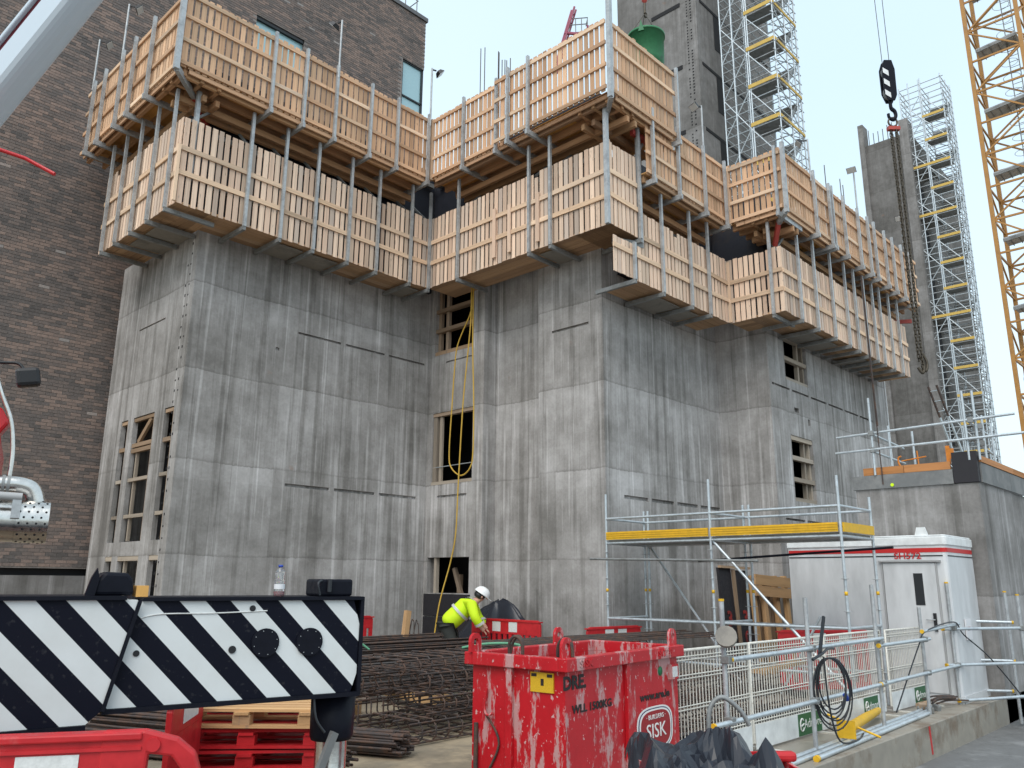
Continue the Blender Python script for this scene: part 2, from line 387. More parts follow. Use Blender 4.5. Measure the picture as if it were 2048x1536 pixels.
mb = MB(); mb.box(*rel(bb, BX0-.5, BX1+.06, BY-.06, BY+12, BZ1, BZ1+.16)); mb.build('coping', 'coping', bb)
mb = MB(); mb.box(*rel(bb, BX0, BX1, BY+.06, BY+.5, -.5, BZ0-.16)); mb.build('plinth', 'plinth', bb)
mb = MB(); mb.box(*rel(bb, BX0, BX1, BY+.2, BY+.5, BZ0-.16, BZ0)); mb.build('plinth_recess', 'dark', bb)  # back of the recess coloured near-black, its shade painted in
mb = MB(); mb.box(*rel(bb, WX0, WX1-.03, BY+.10, BY+.12, WZ0, WZ1)); mb.build('pane', 'glass', bb)
mb = MB(); mb.box(*rel(bb, WX1-.045, WX1-.025, BY+.13, BY+2.0, WZ0, WZ1)); mb.build('pane', 'glass', bb)
mb = MB()
for a in ((WX0, WX0+.05, WZ0, WZ1), (WX1-.09, WX1-.0, WZ0, WZ1), (WX0, WX1, WZ0, WZ0+.06), (WX0, WX1, WZ1-.06, WZ1), (WX0, WX1, WZ0+.52, WZ0+.58)):
    mb.box(*rel(bb, a[0], a[1], BY+.05, BY+.14, a[2], a[3]))
mb.build('window_frame', 'frame', bb)
mb = MB(); mb.box(*rel(bb, VX0, VX1, BY+.14, BY+.16, VZ0, VZ1)); mb.build('pane', 'glass', bb)
mb = MB(); mb.box(*rel(bb, VX0, VX1, BY+.05, BY+.17, VZ1-.12, VZ1)); mb.build('window_frame', 'frame', bb)
mb = MB()
for k in range(6): mb.tube([V((14.0+k*.55-9, .4, BZ1+.1)), V((14.0+k*.55-9, .4, BZ1+1.1))], .022, 6)
for z in (.6, 1.1): mb.tube([V((13.5-9, .4, BZ1+z)), V((16.8-9, .4, BZ1+z)), V((16.8-9, 4, BZ1+z))], .022, 6)
mb.build('roof_rail', 'galvd', bb)
# bricks: every course is real geometry; the nearest 300 are parts, the rest one piece
mbk = MB(); bm0 = MB(); bm0.box(-.114, .114, 0, .05, -.0345, .0345)
first = None; nb = 0
rows = int((BZ1-BZ0)/.08)
for r_ in range(rows):
    zc = (int(BZ0/.08)+1+r_)*.08+.04
    if zc+.045 > BZ1: break
    rowi = int(round((zc-.04)/.08)); off = .24*((rowi*.5) % 1)
    x = math.floor(BX0/.24)*.24-off+.12+.24
    while x < BX1-.06:
        hid = (x > 7.6 and zc < 13.2) or x < 3.5
        inw = (WX0-.06 < x < WX1+.2 and WZ0-.03 < zc < WZ1+.03) or (VX0-.06 < x < VX1+.06 and VZ0-.03 < zc < VZ1+.03)
        if not hid and not inw:
            j = random.uniform(-.003, .003)
            if nb < 300 and 5.1 < x < 7.4 and 2.3 < zc < 6.2:
                if first is None: first = bm0.build('brick', 'brick', wall); o = first
                else: o = first.copy(); col.objects.link(o)
                o.parent = wall; o.location = (x-9, j, zc); nb += 1
            else:
                hw = .114 if x+.114 < BX1 else BX1-x
                mbk.box(x-9-.114, x-9+hw, j, .05, zc-.0345, zc+.0345)
        x += .24
bs = mbk.build('brick_courses', 'brick', wall); bs['kind'] = 'stuff'

# ================================================================ concrete core under construction
X1, X2, X4, X6 = 7.15, 13.84, 18.82, 27.1
Y0, Y2, Y3, Y5 = 19.68, 16.24, 10.4, 8.95
core = thing('concrete_core', 'raw grey concrete core with vertical streaks under the timber climbing platforms', 'building', (13, 14, 0))
cl = core.location
def wall_sheet(mb, fixed, c, u0, u1, z0, z1, holes, thick=.3, sgn=1):
    """a wall face at fixed axis ('x' or 'y') = c with real recesses: holes = (u0,u1,z0,z1,depth or None for right through)"""
    us = sorted({u0, u1, *[h[0] for h in holes], *[h[1] for h in holes]}); zs = sorted({z0, z1, *[h[2] for h in holes], *[h[3] for h in holes]})
    def P(u, z, d=0.0):
        return (c+sgn*d-cl.x, u-cl.y, z) if fixed == 'x' else (u-cl.x, c+sgn*d-cl.y, z)
    def hole(u, z):
        for h in holes:
            if h[0] < u < h[1] and h[2] < z < h[3]: return h
    for a, b in zip(us, us[1:]):
        for e, f in zip(zs, zs[1:]):
            h = hole((a+b)/2, (e+f)/2)
            if h is None: mb._add([P(a, e), P(b, e), P(b, f), P(a, f)], [(0, 1, 2, 3)])
            if h is None or h[4] is not None: mb._add([P(a, e, thick), P(b, e, thick), P(b, f, thick), P(a, f, thick)], [(0, 1, 2, 3)])
            if h is not None and h[4] is not None: mb._add([P(a, e, h[4]), P(b, e, h[4]), P(b, f, h[4]), P(a, f, h[4])], [(0, 1, 2, 3)])
    for h in holes:
        d = h[4] if h[4] is not None else thick; a, b, e, f = h[:4]
        for (p, q) in (((a, e), (b, e)), ((b, e), (b, f)), ((b, f), (a, f)), ((a, f), (a, e))):
            mb._add([P(*p), P(*q), P(*q, d), P(*p, d)], [(0, 1, 2, 3)])
def build_wall(name, *a, **k):
    mb = MB(); wall_sheet(mb, *a, **k)
    o = mb.build(name, 'conc', core); return o
def slots(u0, u1, z, n, gap=.14, h=.055):
    L = (u1-u0-gap*(n-1))/n; return [(u0+i*(L+gap), u0+i*(L+gap)+L, z, z+h, .07) for i in range(n)]
ZT = 12.9
SW = [(18.9, 19.28), (17.5, 18.6), (16.55, 17.0)]
sideholes = []
for a, b in SW: sideholes += [(a, b, 2.6, 5.36, None), (a, b, 1.0, 2.3, None)]
sideholes += [(17.5, 18.9, 7.47, 7.51, .05)]
build_wall('wall_side', 'x', X1, Y2, Y0, -.6, ZT, sideholes, thick=.11)
build_wall('wall_front', 'y', Y2, X1, X2, -.6, ZT, slots(9.76, 13.65, 7.46, 3)+slots(9.69, 13.5, 3.87, 3, h=.07)+[(9.2, 9.3, 6.95, 7.02, .04)])
BW = [(14.55, 16.05, 7.72, 9.6), (14.52, 16.05, 4.24, 6.14), (14.56, 16.1, 1.54, 2.41)]
build_wall('wall_window_bay', 'x', X2, 14.15, Y2, -.6, ZT, [(*b, None) for b in BW]+[(14.7, 15.8, 3.9, 3.96, .06), (14.6, 15.6, 7.46, 7.50, .05)])
build_wall('wall_return', 'y', 14.15, X2, X2+.46, -.6, ZT, [])
build_wall('wall_recess', 'x', X2+.46, 12.3, 14.15, -.6, ZT, [])
build_wall('wall_return', 'y', 12.3, X2, X2+.46, -.6, ZT, [], sgn=-1)
build_wall('wall_column', 'x', X2, Y3, 12.3, -.6, ZT, [(10.79, 11.89, 7.5, 7.56, .06)])
build_wall('wall_middle', 'y', Y3, X2, X4, -.6, 11.6, slots(14.5, 18.6, 3.6, 4, h=.08))
build_wall('wall_short', 'x', X4, Y5, Y3, -.6, 11.6, [])
EW = [(19.78, 21.15, 7.02, 8.6), (19.83, 21.12, 3.86, 5.56)]
build_wall('wall_end', 'y', Y5, X4, X6, -.6, 11.6, [(*b, None) for b in EW]+slots(18.95, 25.76, 6.74, 6, gap=.12, h=.06)+slots(19.2, 26.5, 3.35, 6)+[(20.15, 20.45, 6.2, 6.33, .1), (20.95, 21.08, 5.95, 6.12, .1)])
mb = MB(); mb.box(X6-.3-cl.x, X6-cl.x, Y5+.301-cl.y, 20.3-cl.y, -.6, 11.6); mb.box(X1+.301-cl.x, X6-.301-cl.x, 20.0-cl.y, 20.3-cl.y, -.6, ZT); mb.box(X1-cl.x, X1+.3-cl.x, Y0-cl.y, 20.3-cl.y, -.6, 9.4); mb.build('rear_wall', 'conc', core)
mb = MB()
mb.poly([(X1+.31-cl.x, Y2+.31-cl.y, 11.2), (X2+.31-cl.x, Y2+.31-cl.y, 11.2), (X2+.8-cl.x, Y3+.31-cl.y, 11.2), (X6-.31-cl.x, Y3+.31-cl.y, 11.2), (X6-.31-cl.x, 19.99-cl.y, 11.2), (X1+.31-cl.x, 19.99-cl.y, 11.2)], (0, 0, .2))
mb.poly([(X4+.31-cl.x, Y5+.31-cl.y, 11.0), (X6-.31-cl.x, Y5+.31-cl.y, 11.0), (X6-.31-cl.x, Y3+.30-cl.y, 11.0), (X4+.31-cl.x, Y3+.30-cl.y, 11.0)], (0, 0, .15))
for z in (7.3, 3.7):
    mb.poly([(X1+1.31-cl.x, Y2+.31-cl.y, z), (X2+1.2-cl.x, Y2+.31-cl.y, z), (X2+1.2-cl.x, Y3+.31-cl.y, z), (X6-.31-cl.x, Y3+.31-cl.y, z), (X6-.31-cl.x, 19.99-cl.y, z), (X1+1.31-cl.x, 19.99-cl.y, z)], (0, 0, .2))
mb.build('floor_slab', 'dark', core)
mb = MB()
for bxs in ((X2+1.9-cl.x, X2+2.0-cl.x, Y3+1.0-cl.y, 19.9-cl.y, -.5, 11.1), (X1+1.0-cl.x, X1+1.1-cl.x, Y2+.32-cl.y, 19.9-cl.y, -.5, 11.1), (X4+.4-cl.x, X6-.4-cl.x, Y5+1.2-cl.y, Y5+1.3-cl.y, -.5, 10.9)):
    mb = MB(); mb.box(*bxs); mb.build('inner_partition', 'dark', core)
# timber left in the openings
def tp(mt, p, q, wx, wy, hint=(0, 0, 1)): return piece('timber_strut', mt, core, V(p)-cl, V(q)-cl, wx, wy, hint)
for i, (a, b) in enumerate(SW):
    z0 = 2.62
    for y in (a+.025,): tp('old', (X1+.05, y, z0), (X1+.05, y, 5.34), .05, .07, (1, 0, 0))
    for z in ((4.72, 4.60) if i == 1 else (4.68,)): tp('old', (X1+.055, a+.02, z), (X1+.055, b-.02, z), .08, .09)
    for z in (5.30, 3.95, 3.15): tp('old' if z > 5 else 'oldpale', (X1+.05, a+.02, z), (X1+.05, b-.02, z), .07, .075)
    for y in (a+.025,): tp('oldpale', (X1+.05, y, 1.0), (X1+.05, y, 2.28), .05, .07, (1, 0, 0))
    tp('oldpale', (X1+.06, a, 2.25), (X1+.06, b, 2.25), .10, .10)
    if i == 1:
        tp('old', (X1+.06, a+.22, 5.26), (X1+.06, b-.28, 4.78), .06, .11)
        tp('oldpale', (X1+.09, 18.38, z0), (X1+.09, 18.38, 4.6), .07, .06, (1, 0, 0))
        tp('oldpale', (X1+.09, 18.35, 1.0), (X1+.09, 18.35, 2.2), .07, .06, (1, 0, 0))
a, b, z0, z1 = BW[0]
for z in (7.78, 8.42, 8.98): tp('old', (X2+.10, a, z), (X2+.10, b, z), .16, .10)
for y in (b-.06, b-.36): tp('old', (X2+.16, y, z0), (X2+.16, y, z1), .10, .10, (1, 0, 0))
tp('old', (X2+.1, a+.05, z0), (X2+.1, a+.05, z1), .08, .1, (1, 0, 0))
a, b, z0, z1 = BW[1]
tp('old', (X2+.09, a, z1-.05), (X2+.09, b, z1-.05), .14, .09); tp('oldpale', (X2+.1, b-.06, z0), (X2+.1, b-.06, z1-.1), .16, .12, (1, 0, 0)); tp('oldpale', (X2+.1, b-.26, z0), (X2+.1, b-.26, z1-.1), .10, .06, (1, 0, 0))
tp('oldpale', (X2+.1, a, z0+.04), (X2+.1, b, z0+.04), .2, .08)
mb = MB(); mb.tube([V((X2+.05, a, 4.72))-cl, V((X2+.05, b, 4.70))-cl], .012, 6); mb.build('guard_wire', 'galvb', core)
a, b, z0, z1 = BW[2]
tp('oldpale', (X2+.1, b-.25, z0), (X2+.1, b-.25, z1), .09, .1, (1, 0, 0)); tp('old', (X2+.5, b-.7, 1.2), (X2+.5, b-.7, 2.0), .12, .1, (1, 0, 0)); tp('old', (X2+.4, b-.6, 2.15), (X2+.4, a+.6, 1.3), .09, .1)
for k, (a, b, z0, z1) in enumerate(EW):
    for z in ((7.05, 7.62, 8.2) if k == 0 else (3.9, 4.42, 4.98, 5.5)): tp('oldpale', (a, Y5+.08, z), (b, Y5+.08, z), .12, .11)
    for x in (a+.04, b-.05, b-.36): tp('oldpale', (x, Y5+.14, z0), (x, Y5+.14, z1), .09, .1, (0, 1, 0))
# low boarded panel and hatch under the lowest window
mb = MB(); mb.box(X2-.05-cl.x, X2-.004-cl.x, 14.5-cl.y, 16.15-cl.y, 1.0, 1.52); mb.build('boarded_panel', 'panelblk', core)
mb = MB(); mb.box(X2-.05-cl.x, X2-.004-cl.x, 14.5-cl.y, 16.15-cl.y, .1, .97); mb.build('boarded_panel', 'panelblk', core)
# white drainage strip at the far corner and dark chips painted as tie-hole shade by the left corner
mb = MB(); mb.box(X6-cl.x+.002, X6-cl.x+.05, Y5-.03-cl.y, Y5+.05-cl.y, -.1, 8.5); mb.build('corner_bead', 'white', core)
mb = MB()
for k in range(34):
    z = 1.2+k*.235
    for y in (Y2+.22, Y2+.36):
        if random.random() < .75:
            yy = y+random.uniform(-.02, .02); mb.box(X1-.006-cl.x, X1+.01-cl.x, yy-cl.y, yy+.035-cl.y, z, z+random.uniform(.03, .06))
mb.build('tie_hole_shade', 'dark', core)['kind'] = 'stuff'
# dark steel formwork standing behind the guard boards
fwk = thing('wall_formwork', 'dark blue steel wall formwork half hidden behind the guard boards', 'formwork', (13, 14, 0))
mb = MB(); o_ = .14
for (x0, x1, y0, y1, z0, z1) in ((X1-o_, X1-.01, Y2-o_, 19.6, 9.5, 13.1), (X1-.009, X2-o_-.01, Y2-o_, Y2-.01, 9.5, 13.1), (X2-o_, X2-.01, Y3-o_, Y2-o_-.01, 9.7, 13.1), (X2+.6, X4-o_-.01, Y3-o_, Y3-.01, 8.75, 11.9), (X4-o_, X4-.01, Y5-o_, Y3-o_-.01, 8.75, 11.9), (X4-.009, X6, Y5-o_, Y5-.01, 8.75, 11.9)):
    mb.box(x0-13, x1-13, y0-14, y1-14, z0, z1)
mb.build('panel', 'formwork', fwk)
mb = MB()
for z in (10.2, 11.4, 12.6): mb.beam((X1-13, Y2-.24-14, z), (X2-.3-13, Y2-.24-14, z), .1, .12); mb.beam((X2-.24-13, Y2-.4-14, z), (X2-.24-13, Y3-.1-14, z), .1, .12)
for z in (9.3, 10.3, 11.4): mb.beam((X4-13, Y5-.24-14, z), (X6-13, Y5-.24-14, z), .1, .12); mb.beam((X2-13, Y3-.24-14, z), (X4-.3-13, Y3-.24-14, z), .1, .12)
mb.build('waling', 'galvd', fwk)

# ================================================================ climbing platforms
def platform(name_label, org, u, n, lo, upr, zl, zu, posts_lo, posts_up, jog=None, short=None):
    """org = point of the wall plane; u along the wall, n outwards. lo=(u0,u1,w,h) lower guard, upr=(u0,u1,w,h) upper guard"""
    t = thing('climbing_platform', name_label, 'work platform', (org[0], org[1], 0), 0, 'timber climbing platforms round the core')
    u = V((*u, 0)); n = V((*n, 0)); Z = V((0, 0, 1))
    def W(a, w_, z): return u*a+n*w_+Z*z
    l0, l1, lw, lh = lo; u0, u1, uw, uh = upr
    # lower guard
    a = l0+.02; p = .149
    while a < l1-.06:
        wd = random.choice((.102, .110, .116)); tl = random.gauss(0, .012)
        if random.random() < .035: tl -= .12
        lean = random.gauss(0, .003)
        piece('board', 'wl', t, W(a+wd/2, lw, zl+random.uniform(-.015, .01)), W(a+wd/2+lean, lw, zl+(short[1] if short and a < short[0] else lh)+tl), wd, .018, n)
        a += p+random.uniform(-.006, .006)
    for f in (.34, .63):
        st_ = l0-.02 if not (short and f > .5) else short[0]
        c = [st_]+[x for x in posts_lo if st_ < x < l1]+[l1]
        i = 0
        while i < len(c)-1:
            j = min(len(c)-1, i+random.choice((1, 2))); piece('rail', 'wr', t, W(c[i], lw+.032, zl+lh*f+random.uniform(-.02, .02)), W(c[j], lw+.032, zl+lh*f+random.uniform(-.02, .02)), .03, .105); i = j
    for x in posts_lo: piece('post', 'galv', t, W(x, lw+.085, zl-.05), W(x, lw+.085, zu-.02 if not (short and x < short[0]) else zl+short[1]), .068, .06, n)
    # lower deck: planks and grey trap plates, brackets beneath
    k = max(3, int((lw-.05)/.19))
    for q in range(k):
        w0 = .05+(lw-.06)*(q+.5)/k; piece('deck_plank', 'wd', t, W(l0 if not short else short[0]-.04, w0, zl+.03), W(l1, w0, zl+.03), (lw-.06)/k*.94, .045, Z)
    pl = sorted(posts_lo)
    for q, (x, x2) in enumerate(zip(pl, pl[1:])):
        if x2-x > .5 and q % 4 in (1, 2) and not (short and x < short[0]): piece('trap_plate', 'trap', t, W(x+.06, lw*.40, zl-.03), W(x2-.06, lw*.40, zl-.03), lw*.74, .02, Z)
    for x in posts_lo: piece('bracket', 'galvd', t, W(x, .03, zl-.09), W(x, lw+.10, zl-.09), .07, .09)
    # upper guard
    a = u0+.015; p = .149
    while a < u1-.05:
        wd = random.choice((.098, .106, .114)); ww = uw+(jog[1] if jog and a > jog[0] else 0)
        piece('board', 'wu', t, W(a+wd/2, ww, zu+.12+random.uniform(-.01, .01)), W(a+wd/2, ww, zu+.12+uh+random.gauss(0, .012)), wd, .018, n)
        a += p+random.uniform(-.006, .006)
    for f in (.035, .33, .64, .93):
        c = [u0-.02]+[x for x in posts_up if u0+.1 < x < u1-.1]+[u1+.01]
        for x, x2 in zip(c, c[1:]):
            ww = uw+.034+(jog[1] if jog and (x+x2)/2 > jog[0] else 0); dz = random.uniform(-.015, .015)
            piece('rail', 'wr' if random.random() < .35 else 'wu', t, W(x, ww, zu+.13+uh*f+dz), W(x2, ww, zu+.13+uh*f+dz), .036, .088)
    for x in posts_up:
        ww = uw+.10+(jog[1] if jog and x > jog[0] else 0)
        piece('post', 'galv', t, W(x, ww, zu-.06), W(x, ww, zu+uh+.17), .062, .07, n)
        piece('bracket', 'galv', t, W(x, .1, zu-.03), W(x, ww+.06, zu-.03), .07, .12)
        mbx = MB(); mbx.box(-.02, .02, -.02, .02, -.02, .02)
    for x in posts_lo:
        piece('brace', 'galvd', t, W(x+.04, lw-.1, zu-.75), W(x+.04, .25, zu-.12), .05, .05)
    # upper deck: plywood sheets on timber joists
    a = u0
    while a < u1-.05:
        b = min(u1, a+1.22); piece('deck_sheet', random.choice(('ply', 'joist', 'ply')), t, W(a+.004, uw*.52, zu+.16), W(b-.004, uw*.52, zu+.16), uw*.96, .022, Z); a = b
    for w_ in (uw-.14, uw*.62, uw*.34): piece('joist', 'joist', t, W(u0+.05, w_, zu+.06), W(u1-.05, w_, zu+.06), .075, .17)
    for w_ in (.36, uw*.48): piece('under_beam', 'joist', t, W(u0+.3, w_, zu-.17), W(u1-.05, w_, zu-.17), .09, .14)
    piece('edge_board', 'wu', t, W(u0+.2, uw-.02, zu+.075), W(u1-.1, uw-.02, zu+.075), .035, .09)
    return t
ZL, ZU, RL, RU = 9.19, 11.86, 8.17, 10.54
nX, nY = (-1, 0), (0, -1)
pa = platform('left end climbing platform beside the brick wall, seen nearly edge on', (X1, Y2), (0, 1), nX, (-1.0, 2.95, 1.0, 1.93), (-1.35, 4.05, 1.35, 1.78), ZL, ZU, [-.72, .15, 1.0, 1.85, 2.62], [.05, 1.05, 1.75, 2.8, 3.5])
pb = platform('long left climbing platform whose boards slope down towards the inner corner', (X1, Y2), (1, 0), nY, (-1.0, 5.7, 1.0, 1.93), (-1.35, 5.34, 1.35, 1.78), ZL, ZU, [.47, 1.32, 2.17, 3.11, 3.95, 5.0, 5.62], [.65, 1.46, 2.3, 3.31, 4.14, 5.16])
pc = platform('climbing platform between the inner corner and the big projecting corner', (X2, Y2), (0, -1), nX, (1.0, 6.84, 1.0, 1.93), (1.35, 7.19, 1.35, 1.78), ZL, ZU, [2.19, 4.6, 5.25], [2.69, 3.85, 4.35, 5.0], jog=(3.95, .12))
pd = platform('projecting corner box of the climbing platforms below the green skip', (X2, Y3), (1, 0), nY, (-1.0, .06, 1.0, 1.93), (-1.35, 1.2, 1.35, 1.78), ZL, ZU, [.02], [1.18])
pe = platform('lower set climbing platform between the projecting corner box and the second inner corner', (X2, Y3), (1, 0), nY, (-.92, 3.98, 1.0, 1.66), (.06, 3.73, 1.25, 1.62), RL, RU, [-.24, .86, 2.06, 2.9], [.22, 1.28, 2.46, 3.48], short=(.06, .80))
pf = platform('short climbing platform on the return of the second corner', (X4, Y3), (0, -1), nX, (1.0, 2.45, 1.0, 1.66), (1.25, 2.7, 1.25, 1.62), RL, RU, [2.2], [2.62])
pg = platform('long right climbing platform receding towards the far tower', (X4, Y5), (1, 0), nY, (-1.0, 7.75, 1.0, 1.66), (-1.25, 8.6, 1.25, 1.62), RL, RU,
              [-.23, .72, 1.79, 2.75, 3.41, 4.11, 4.79, 5.37, 6.14, 6.89], [.51, 1.48, 1.66, 2.45, 3.49, 4.24, 4.74, 5.58, 6.26, 7.04, 7.8])
# corner brackets, red
def cp(t, p, q, mt='redst'): piece('corner_bracket', mt, t, V(p)-t.location, V(q)-t.location, .09, .14)
cp(pb, (X1-1.45, Y2-1.45, ZU-.04), (X1-.75, Y2-.75, ZU-.05), 'galv'); cp(pb, (X1-.75, Y2-.75, ZU-.05), (X1-.1, Y2-.1, ZU-.25))
cp(pc, (X2-1.45, Y3-1.45, ZU-.04), (X2-.75, Y3-.75, ZU-.05), 'galv'); cp(pc, (X2-.75, Y3-.75, ZU-.05), (X2-.1, Y3-.1, ZU-.1), 'galvd')
piece('corner_post', 'galv', pb, (-1.47, -1.47, ZU-.08), (-1.47, -1.47, ZU+1.95), .1, .1, (1, 0, 0)); piece('corner_post', 'wr', pb, (-1.06, -1.06, ZL), (-1.06, -1.06, ZL+1.25), .06, .06, (1, 0, 0)); piece('post', 'galv', pb, (-.72, -.92, ZL+.6), (-.72, -.92, ZU), .085, .085, (1, 0, 0))
piece('corner_post', 'galv', pc, (-1.45, -7.27, ZU-.08), (-1.45, -7.27, ZU+2.4), .1, .1, (1, 0, 0)); piece('post', 'galv', pc, (-1.1, -6.86, ZL-.05), (-1.1, -6.86, ZU), .09, .09, (1, 0, 0))
piece('corner_post', 'wr', pd, (-1.40, -1.385, ZU+.1), (-1.40, -1.385, ZU+2.2), .06, .06, (1, 0, 0))
piece('bracket', 'redst', pd, (-.1, -1.0, ZU-.13), (.85, -1.0, ZU-.13), .09, .13); piece('bracket', 'galv', pd, (.85, -1.0, ZU-.13), (1.2, -1.3, ZU-.13), .08, .1)
piece('brace', 'galv', pd, (.05, -.95, ZU-.75), (.4, -.95, ZU-.2), .05, .05); piece('post', 'galv', pd, (.10, -1.02, ZL-.1), (.10, -1.02, ZU-.2), .09, .09, (1, 0, 0))
piece('bracket', 'galvd', pd, (-.5, -.7, ZL-.14), (.2, -1.0, ZL-.14), .09, .13)
cp(pf, (X4-1.35, Y5-1.35, RU-.02), (X4-1.0, Y5-1.0, RU-.1), 'galv'); cp(pf, (X4-1.0, Y5-1.0, RU-.1), (X4-.75, Y5-.75, RU-.55))
piece('corner_post', 'galv', pf, (-1.36, -2.84, RU-.06), (-1.36, -2.84, RU+1.8), .09, .09, (1, 0, 0))
piece('corner_bracket', 'redst', pg, (7.9, -.2, RU-.35), (8.5, -1.0, RU-.33), .08, .12)
# inner corner battens and the pale extra boards on the middle platform
piece('corner_batten', 'wr', pc, (-1.40, -1.43, ZU+.1), (-1.40, -1.43, ZU+1.85), .09, .09, (1, 0, 0))
for y in (3.45, 3.95, 4.85): piece('nailed_board', 'wl', pc, (-1.06, -y, ZL+.15), (-1.06, -y, ZL+1.25+.2*random.random()), .1, .03, (-1, 0, 0))
piece('corner_batten', 'wr', pe, (3.70, -1.30, RU+.1), (3.70, -1.30, RU+1.72), .08, .08, (1, 0, 0))
piece('corner_batten', 'wr', pe, (3.94, -1.04, RL), (3.94, -1.04, RL+1.6), .07, .07, (1, 0, 0))
# ================================================================ floodlights on the platform posts
def floodlight(label, x, y, z0, z1, dx, dy):
    t = thing('floodlight', label, 'floodlight', (x, y, z0), 0, 'floodlights on poles along the platforms')
    mb = MB(); mb.tube([(0, 0, 0), (0, 0, z1-z0)], .024, 8); mb.build('pole', 'galv', t)
    d = V((dx, dy, 0)).normalized(); h = z1-z0-.04; c = d*.17+V((0, 0, h))
    mb = MB(); mb.beam((0, 0, h), tuple(d*.12+V((0, 0, h))), .03, .03); mb.build('arm', 'blackm', t)
    f = (d+V((0, 0, -1.0))).normalized()
    mb = MB(); s = V((-d.y, d.x, 0)); upv = f.cross(s)
    pts = lambda k, sx, sz: [c+f*k+s*(sx*i)+upv*(sz*j) for i, j in ((-1, -1), (1, -1), (1, 1), (-1, 1))]
    mb._add(pts(0, .07, .05)+pts(.10, 0.13, .09), [(3, 2, 1, 0), (4, 5, 6, 7)]+[(i, (i+1) % 4, (i+1) % 4+4, i+4) for i in range(4)]); hd = mb.build('lamp_head', 'blackm', t)
    mb = MB(); mb._add(pts(.104, .118, .08)+pts(.112, .118, .08), [(3, 2, 1, 0), (4, 5, 6, 7)]+[(i, (i+1) % 4, (i+1) % 4+4, i+4) for i in range(4)]); mb.build('lamp_glass', 'lampglass', hd)
    return t
floodlight('floodlight on a pole nearest the brick wall, leftmost of all', 5.68, 19.8, ZU+1.7, 15.0, 1, -.6)
floodlight('second floodlight from the left, on a pole above the end platform', 5.68, 18.0, ZU+1.7, 15.05, 1, -.6)
floodlight('floodlight with its back to us, on the tall pole of the long left platform', 9.45, 14.77, ZU+1.6, 15.05, -.3, .9)
floodlight('floodlight on the pole over the inner corner, in front of the sky', 12.33, 14.77, ZU+1.6, 15.2, .8, -.3)
floodlight('floodlight in front of the middle concrete tower', 16.32, 9.05, RU+1.5, 13.45, -.8, .3)
floodlight('floodlight against the sky above the long right platform', 22.35, 7.6, RU+1.5, 13.55, -.9, -.1)
floodlight('floodlight in front of the far concrete tower', 26.25, 7.6, RU+1.5, 13.4, -.9, -.1)
floodlight('floodlight half hidden behind the stair scaffold of the middle tower', 19.3, 7.65, RU+1.5, 13.25, -.5, .8)
# ================================================================ starter bars
for i, (x, y, z) in enumerate(((14.2, 14.85, 16.85), (14.2, 14.68, 16.8), (14.2, 14.13, 16.4), (14.2, 14.10, 16.35), (14.2, 13.98, 16.05), (14.2, 13.87, 16.0), (14.2, 13.80, 15.95), (14.2, 13.66, 15.95))):
    mb = MB(); mb.tube([(0, 0, 0), (.0, 0, z-11.4)], .013, 6); o = mb.build('starter_bar', 'rebar'); o.location = (x, y, 11.4)
    tag(o, 'thin steel starter bar against the sky above the middle platform', 'rebar', 'starter bars above the middle platform')
for i, (x, y, z) in enumerate(((24.15, 9.1, 15.0), (25.4, 9.1, 15.0), (25.9, 9.2, 15.0), (22.9, 9.2, 13.6), (23.2, 9.2, 13.4), (23.7, 9.2, 13.7), (26.5, 9.2, 14.3))):
    mb = MB(); mb.tube([(0, 0, 0), (0, 0, z-10.9)], .014, 6); o = mb.build('starter_bar', 'rebar'); o.location = (x, y, 10.9)
    tag(o, 'thin steel starter bar sticking up behind the long right platform', 'rebar', 'starter bars behind the right platform')
for i in range(11):
    x = 16.4+i*.17; z = (13.3 if i in (0, 3) else 12.5)+random.uniform(-.15, .15)
    mb = MB(); mb.tube([(0, 0, 0), (0, 0, z-10.9)], .013, 6); o = mb.build('starter_bar', 'rust'); o.location = (x, 10.6, 10.9)
    tag(o, 'rusty starter bar in front of the middle tower, behind the lower set platform', 'rebar', 'starter bars in front of the middle tower')
# ================================================================ hanging yellow hose
mb = MB()
def smooth(pts, k=6):
    pts = [V(p) for p in pts]; o = []
    for i in range(len(pts)-1):
        p0, p1, p2, p3 = pts[max(i-1, 0)], pts[i], pts[i+1], pts[min(i+2, len(pts)-1)]
        for j in range(k):
            t = j/k; o.append(.5*((2*p1)+(p2-p0)*t+(2*p0-5*p1+4*p2-p3)*t*t+(3*p1-p0-3*p2+p3)*t**3))
    return o+[pts[-1]]
hx = 13.62
mb.tube(smooth([(hx, 14.33, 9.35), (hx, 14.38, 8.85), (hx, 14.47, 8.5), (hx, 14.9, 7.8), (hx, 15.0, 7.2), (hx, 15.06, 6.3), (hx, 15.13, 5.0), (hx, 15.04, 4.6), (hx, 14.68, 4.37), (hx, 14.36, 4.53), (hx, 14.26, 4.95), (hx, 14.27, 6.2), (hx, 14.34, 7.6), (hx, 14.36, 9.35)]), .018, 6)
mb.tube(smooth([(hx-.05, 14.37, 9.3), (hx-.05, 14.38, 8.3), (hx-.05, 14.46, 7.5), (hx-.05, 14.6, 6.2), (hx-.05, 14.71, 4.2), (hx-.05, 14.76, 3.0), (hx-.05, 14.92, 2.3), (hx-.2, 15.12, 1.3), (hx-.3, 15.2, .3)]), .018, 6)
tag(mb.build('hanging_hose', 'hose'), 'long yellow hose looped down in front of the dark windows', 'hose')

